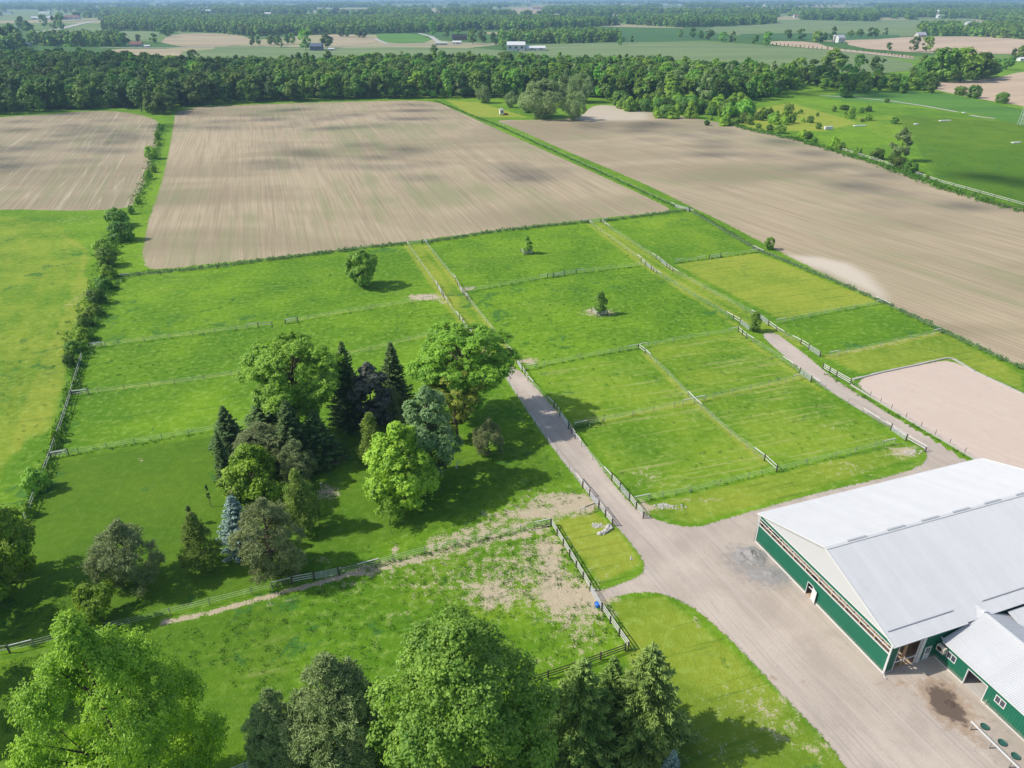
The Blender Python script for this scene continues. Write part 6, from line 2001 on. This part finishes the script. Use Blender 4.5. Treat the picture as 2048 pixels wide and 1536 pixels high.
Bx = [
    (1032, 101, 26, 22, 8, 4, 0.0, 'gable', 'white', 'white_barn', "tall white barn joined to the long white shed beyond the wood", 'barn'),
    (1064, 101, 38, 16, 4, 2.5, 0.0, 'gable', 'white', 'long_shed', "long low white shed right of the tall white barn beyond the wood", 'shed'),
    (634, 101, 17, 12, 6, 4, 0.0, 'darkroof', 'darkroof', 'farm_shed', "dark blue grey farm shed between two tall trees by the country road", 'shed'),
    (663, 101, 9, 4, 2.5, 1, 0.0, 'white', 'white', 'trailer', "white trailer parked right of the dark blue grey shed", 'trailer'),
    (274, 93, 17, 12, 3.5, 4, 0.2, 'rock', 'redroof', 'bungalow', "red brown roofed bungalow by the country road at the upper left", 'house'),
    (295, 95, 8, 5, 2.5, 1.2, 0.2, 'white', 'white', 'garage', "small white garage right of the red brown bungalow", 'garage'),
    (919, 80, 26, 20, 6, 4, 0.1, 'timber_dark', 'black', 'dark_barn', "dark roofed barn between trees left of the long white shed", 'barn'),
    (914, 88, 14, 7, 3, 2, 0.0, 'white', 'white', 'small_house', "small white house in front of the dark barn", 'house'),
    (883, 90, 20, 8, 3, 1.5, 0.0, 'concrete', 'crop', 'greenhouse', "pale green roofed building at the farm lane corner", 'building'),
    (1678, 85, 13, 12, 8, 4, 0.3, 'white', 'vent', 'white_barn', "small white barn among trees at the upper right", 'barn'),
    (1840, 74, 18, 12, 4, 5, 0.2, 'rock', 'vent', 'farm_house', "grey roofed house beside the dark copse at the upper right", 'house'),
    (2046, 122, 12, 8, 3, 1.5, 0.0, 'white', 'white', 'trailer', "white trailer at the right edge below the pink stubble field", 'trailer'),
    (84, 39, 60, 20, 6, 3, 0.1, 'white', 'white', 'village_hall', "left one of two white sheds in the village at the upper left", 'shed'),
    (110, 38, 36, 20, 6, 3, 0.1, 'white', 'white', 'village_shed', "right one of two white sheds in the village at the upper left", 'shed'),
    (146, 39, 46, 20, 7, 6, 0.1, 'gable', 'redroof', 'village_house', "large red roofed house in the village at the upper left", 'house'),
    (14, 93, 26, 10, 4, 2, 0.0, 'white', 'white', 'white_house', "white house at the left edge behind the wood", 'house'),
    (55, 92, 10, 8, 3, 2, 0.0, 'white', 'white', 'white_house', "small white house right of the one at the left edge", 'house'),
    (60, 74, 10, 8, 3, 2, 0.4, 'white', 'darkroof', 'village_house', "little house beside the bend of the pale road at the upper left", 'house'),
    (80, 72, 24, 10, 3, 2, 0.4, 'concrete', 'vent', 'village_house', "grey house at the lower end of the pale road at the upper left", 'house'),
    (357, 25, 90, 30, 8, 4, 0.0, 'white', 'white', 'factory_hall', "long white hall on the horizon at the upper left, left one", 'hall'),
    (410, 26, 70, 30, 10, 4, 0.0, 'white', 'white', 'factory_hall', "long white hall on the horizon at the upper left, right one", 'hall'),
    (668, 24, 34, 20, 8, 6, 0.0, 'white', 'darkroof', 'farm_house', "lone pale farmhouse in the distant fields at the top", 'house'),
    (1075, 19, 60, 24, 8, 5, 0.0, 'beige', 'redroof', 'farm_house', "distant farmhouse with a reddish roof near the horizon", 'house'),
    (1401, 24, 30, 24, 14, 6, 0.0, 'white', 'white', 'white_barn', "tiny white barn on the horizon at the upper right", 'barn'),
    (1647, 39, 30, 16, 6, 5, 0.0, 'gable', 'vent', 'farm_house', "pink grey farmhouse at the edge of the far pale field", 'house'),
    (1595, 35, 30, 16, 6, 4, 0.0, 'gable', 'redroof', 'farm_house', "brown roofed farmhouse half hidden in trees near the horizon", 'house'),
    (1880, 36, 24, 16, 8, 4, 0.0, 'white', 'white', 'white_barn', "white barn with a silo near the horizon at the right", 'barn'),
    (1945, 50, 36, 16, 5, 4, 0.0, 'gable', 'vent', 'farm_house', "grey farmhouse before the dark wood at the right", 'house'),
]
M['crop'] = mat_plain("pale_green_roof", (0.40, 0.50, 0.42), 0.7)
for (px, py, L, W, H, rh, rot, wl, rf, nm, lab, cat) in Bx:
    house(px, py, L, W, H, rh, rot, M[wl], M[rf], nm, lab, cat)
# silo beside the small white barn
for px, py, r_, h_, lab in [(1667, 86, 2.2, 11, "pale silo left of the small white barn at the upper right"), (1874, 35, 5, 22, "thin white silo on the horizon at the right")]:
    x, y = G(px, py); s_ = empty('silo', (x, y, 0)); tag(s_, lab, 'silo')
    MB().tube([(0, 0, 0), (0, 0, h_)], [r_, r_], 14).build('barrel', M['concrete'], s_, smooth=False)
    MB().tube([(0, 0, h_), (0, 0, h_ + r_ * .5), (0, 0, h_ + r_ * .75)], [r_, r_ * .7, 0.2], 14).build('dome', M['white'], s_, smooth=False)
gh = random.Random(12)
for i in range(46):
    d = 3300 * (1 + 2.2 * gh.random()); x = gh.uniform(-0.66, 0.66) * d
    L = gh.uniform(18, 60); hh = gh.uniform(5, 9)
    h = empty('far_building', (x, d, 0), gh.uniform(-.3, .3)); tag(h, "tiny pale farm building near the hazy horizon", 'building', "farm buildings near the horizon")
    MB().box(-L / 2, -7, 0, L / 2, 7, hh).build('wall', M['white'], h)
    mb = MB(); mb.quad((-L/2, -7.5, hh), (L/2, -7.5, hh), (L/2, 0, hh + 4), (-L/2, 0, hh + 4)); mb.quad((-L/2, 0, hh + 4), (L/2, 0, hh + 4), (L/2, 7.5, hh), (-L/2, 7.5, hh))
    mb.build('roof', gh.choice([M['white'], M['vent'], M['darkroof']]), h)

# ------------------------------------------------------------ the air
hz = MB().box(-26000, -600, -1.0, 26000, 39000, 76.0)
hm = bpy.data.materials.new("haze_air"); hm.use_nodes = True
ht = hm.node_tree; ht.nodes.clear()
ho = ht.nodes.new("ShaderNodeOutputMaterial"); hv = ht.nodes.new("ShaderNodeVolumePrincipled")
hv.inputs["Color"].default_value = (0.42, 0.64, 1.0, 1)
hv.inputs["Density"].default_value = 0.00012
hv.inputs["Anisotropy"].default_value = 0.2
ht.links.new(hv.outputs[0], ho.inputs["Volume"])
tag(hz.build('haze', hm), kind='stuff')


# ------------------------------------------------------------ broken fair weather cloud above the frame, whose shade dapples the fields
def make_clouds():
    alt = 1000.0
    k = NT("cloud_white")
    d = k.n("ShaderNodeBsdfDiffuse"); d.inputs[0].default_value = (0.85, 0.86, 0.88, 1)
    t = k.n("ShaderNodeBsdfTranslucent"); t.inputs[0].default_value = (0.85, 0.86, 0.88, 1)
    mx = k.n("ShaderNodeMixShader"); mx.inputs[0].default_value = 0.5
    k.link(d.outputs[0], mx.inputs[1])
    k.link(t.outputs[0], mx.inputs[2]); k.link(mx.outputs[0], k.out.inputs["Surface"])
    shift = SUN_DIR * (-alt / abs(SUN_DIR.z))
    bm = bmesh.new(); bmesh.ops.create_icosphere(bm, subdivisions=2, radius=1)
    from mathutils import noise
    for v in bm.verts: v.co *= 1 + 0.35 * noise.noise(v.co * 1.5)
    sv = np.array([v.co[:] for v in bm.verts]); sf = np.array([[v.index for v in f.verts] for f in bm.faces]); bm.free()
    g = np.random.default_rng(31)
    areas = [([(-300, 240), (0, 234), (200, 222), (360, 214), (520, 200), (600, 160), (300, 130), (-300, 120)], 15, 0.55),
             ([(440, 340), (700, 330), (900, 372), (1090, 372), (1120, 330), (860, 300), (700, 280), (450, 295)], 8, 0.22),
             ([(380, 255), (640, 266), (880, 236), (860, 206), (560, 212), (370, 220)], 8, 0.22),
             ([(1150, 262), (1500, 320), (1760, 400), (2000, 450), (2048, 420), (1750, 340), (1500, 266), (1200, 232)], 8, 0.22),
             ([(-150, 350), (150, 330), (310, 300), (315, 240), (100, 235), (-150, 250)], 8, 0.22),
             ([(1800, 355), (2000, 345), (2200, 350), (2200, 460), (2000, 405)], 12, 0.42), ([(1560, 160), (1850, 168), (1800, 195), (1600, 195)], 15, 0.4)]
    for i, (poly, step, cov) in enumerate(areas):
        P = fill(poly, step, 0.5, seed=300 + i)
        P = P[g.random(len(P)) < cov]
        n = len(P)
        r = g.uniform(0.55, 1.25, n) * step * 0.56
        c = np.stack([P[:, 0] + shift.x, P[:, 1] + shift.y, np.full(n, alt) + g.uniform(-12, 12, n)], 1)
        V = (sv[None] * (r[:, None, None] * np.array([1.2, 1, 0.7])) + c[:, None]).reshape(-1, 3)
        Fc = (sf[None] + (np.arange(n) * len(sv))[:, None, None]).reshape(-1, 3)
        tag(link('cloud', mesh_np('cloud', V, Fc, k.m, smooth=True)), "scattered fair weather cloud puffs high above the fields", 'cloud', kind='stuff')


make_clouds()
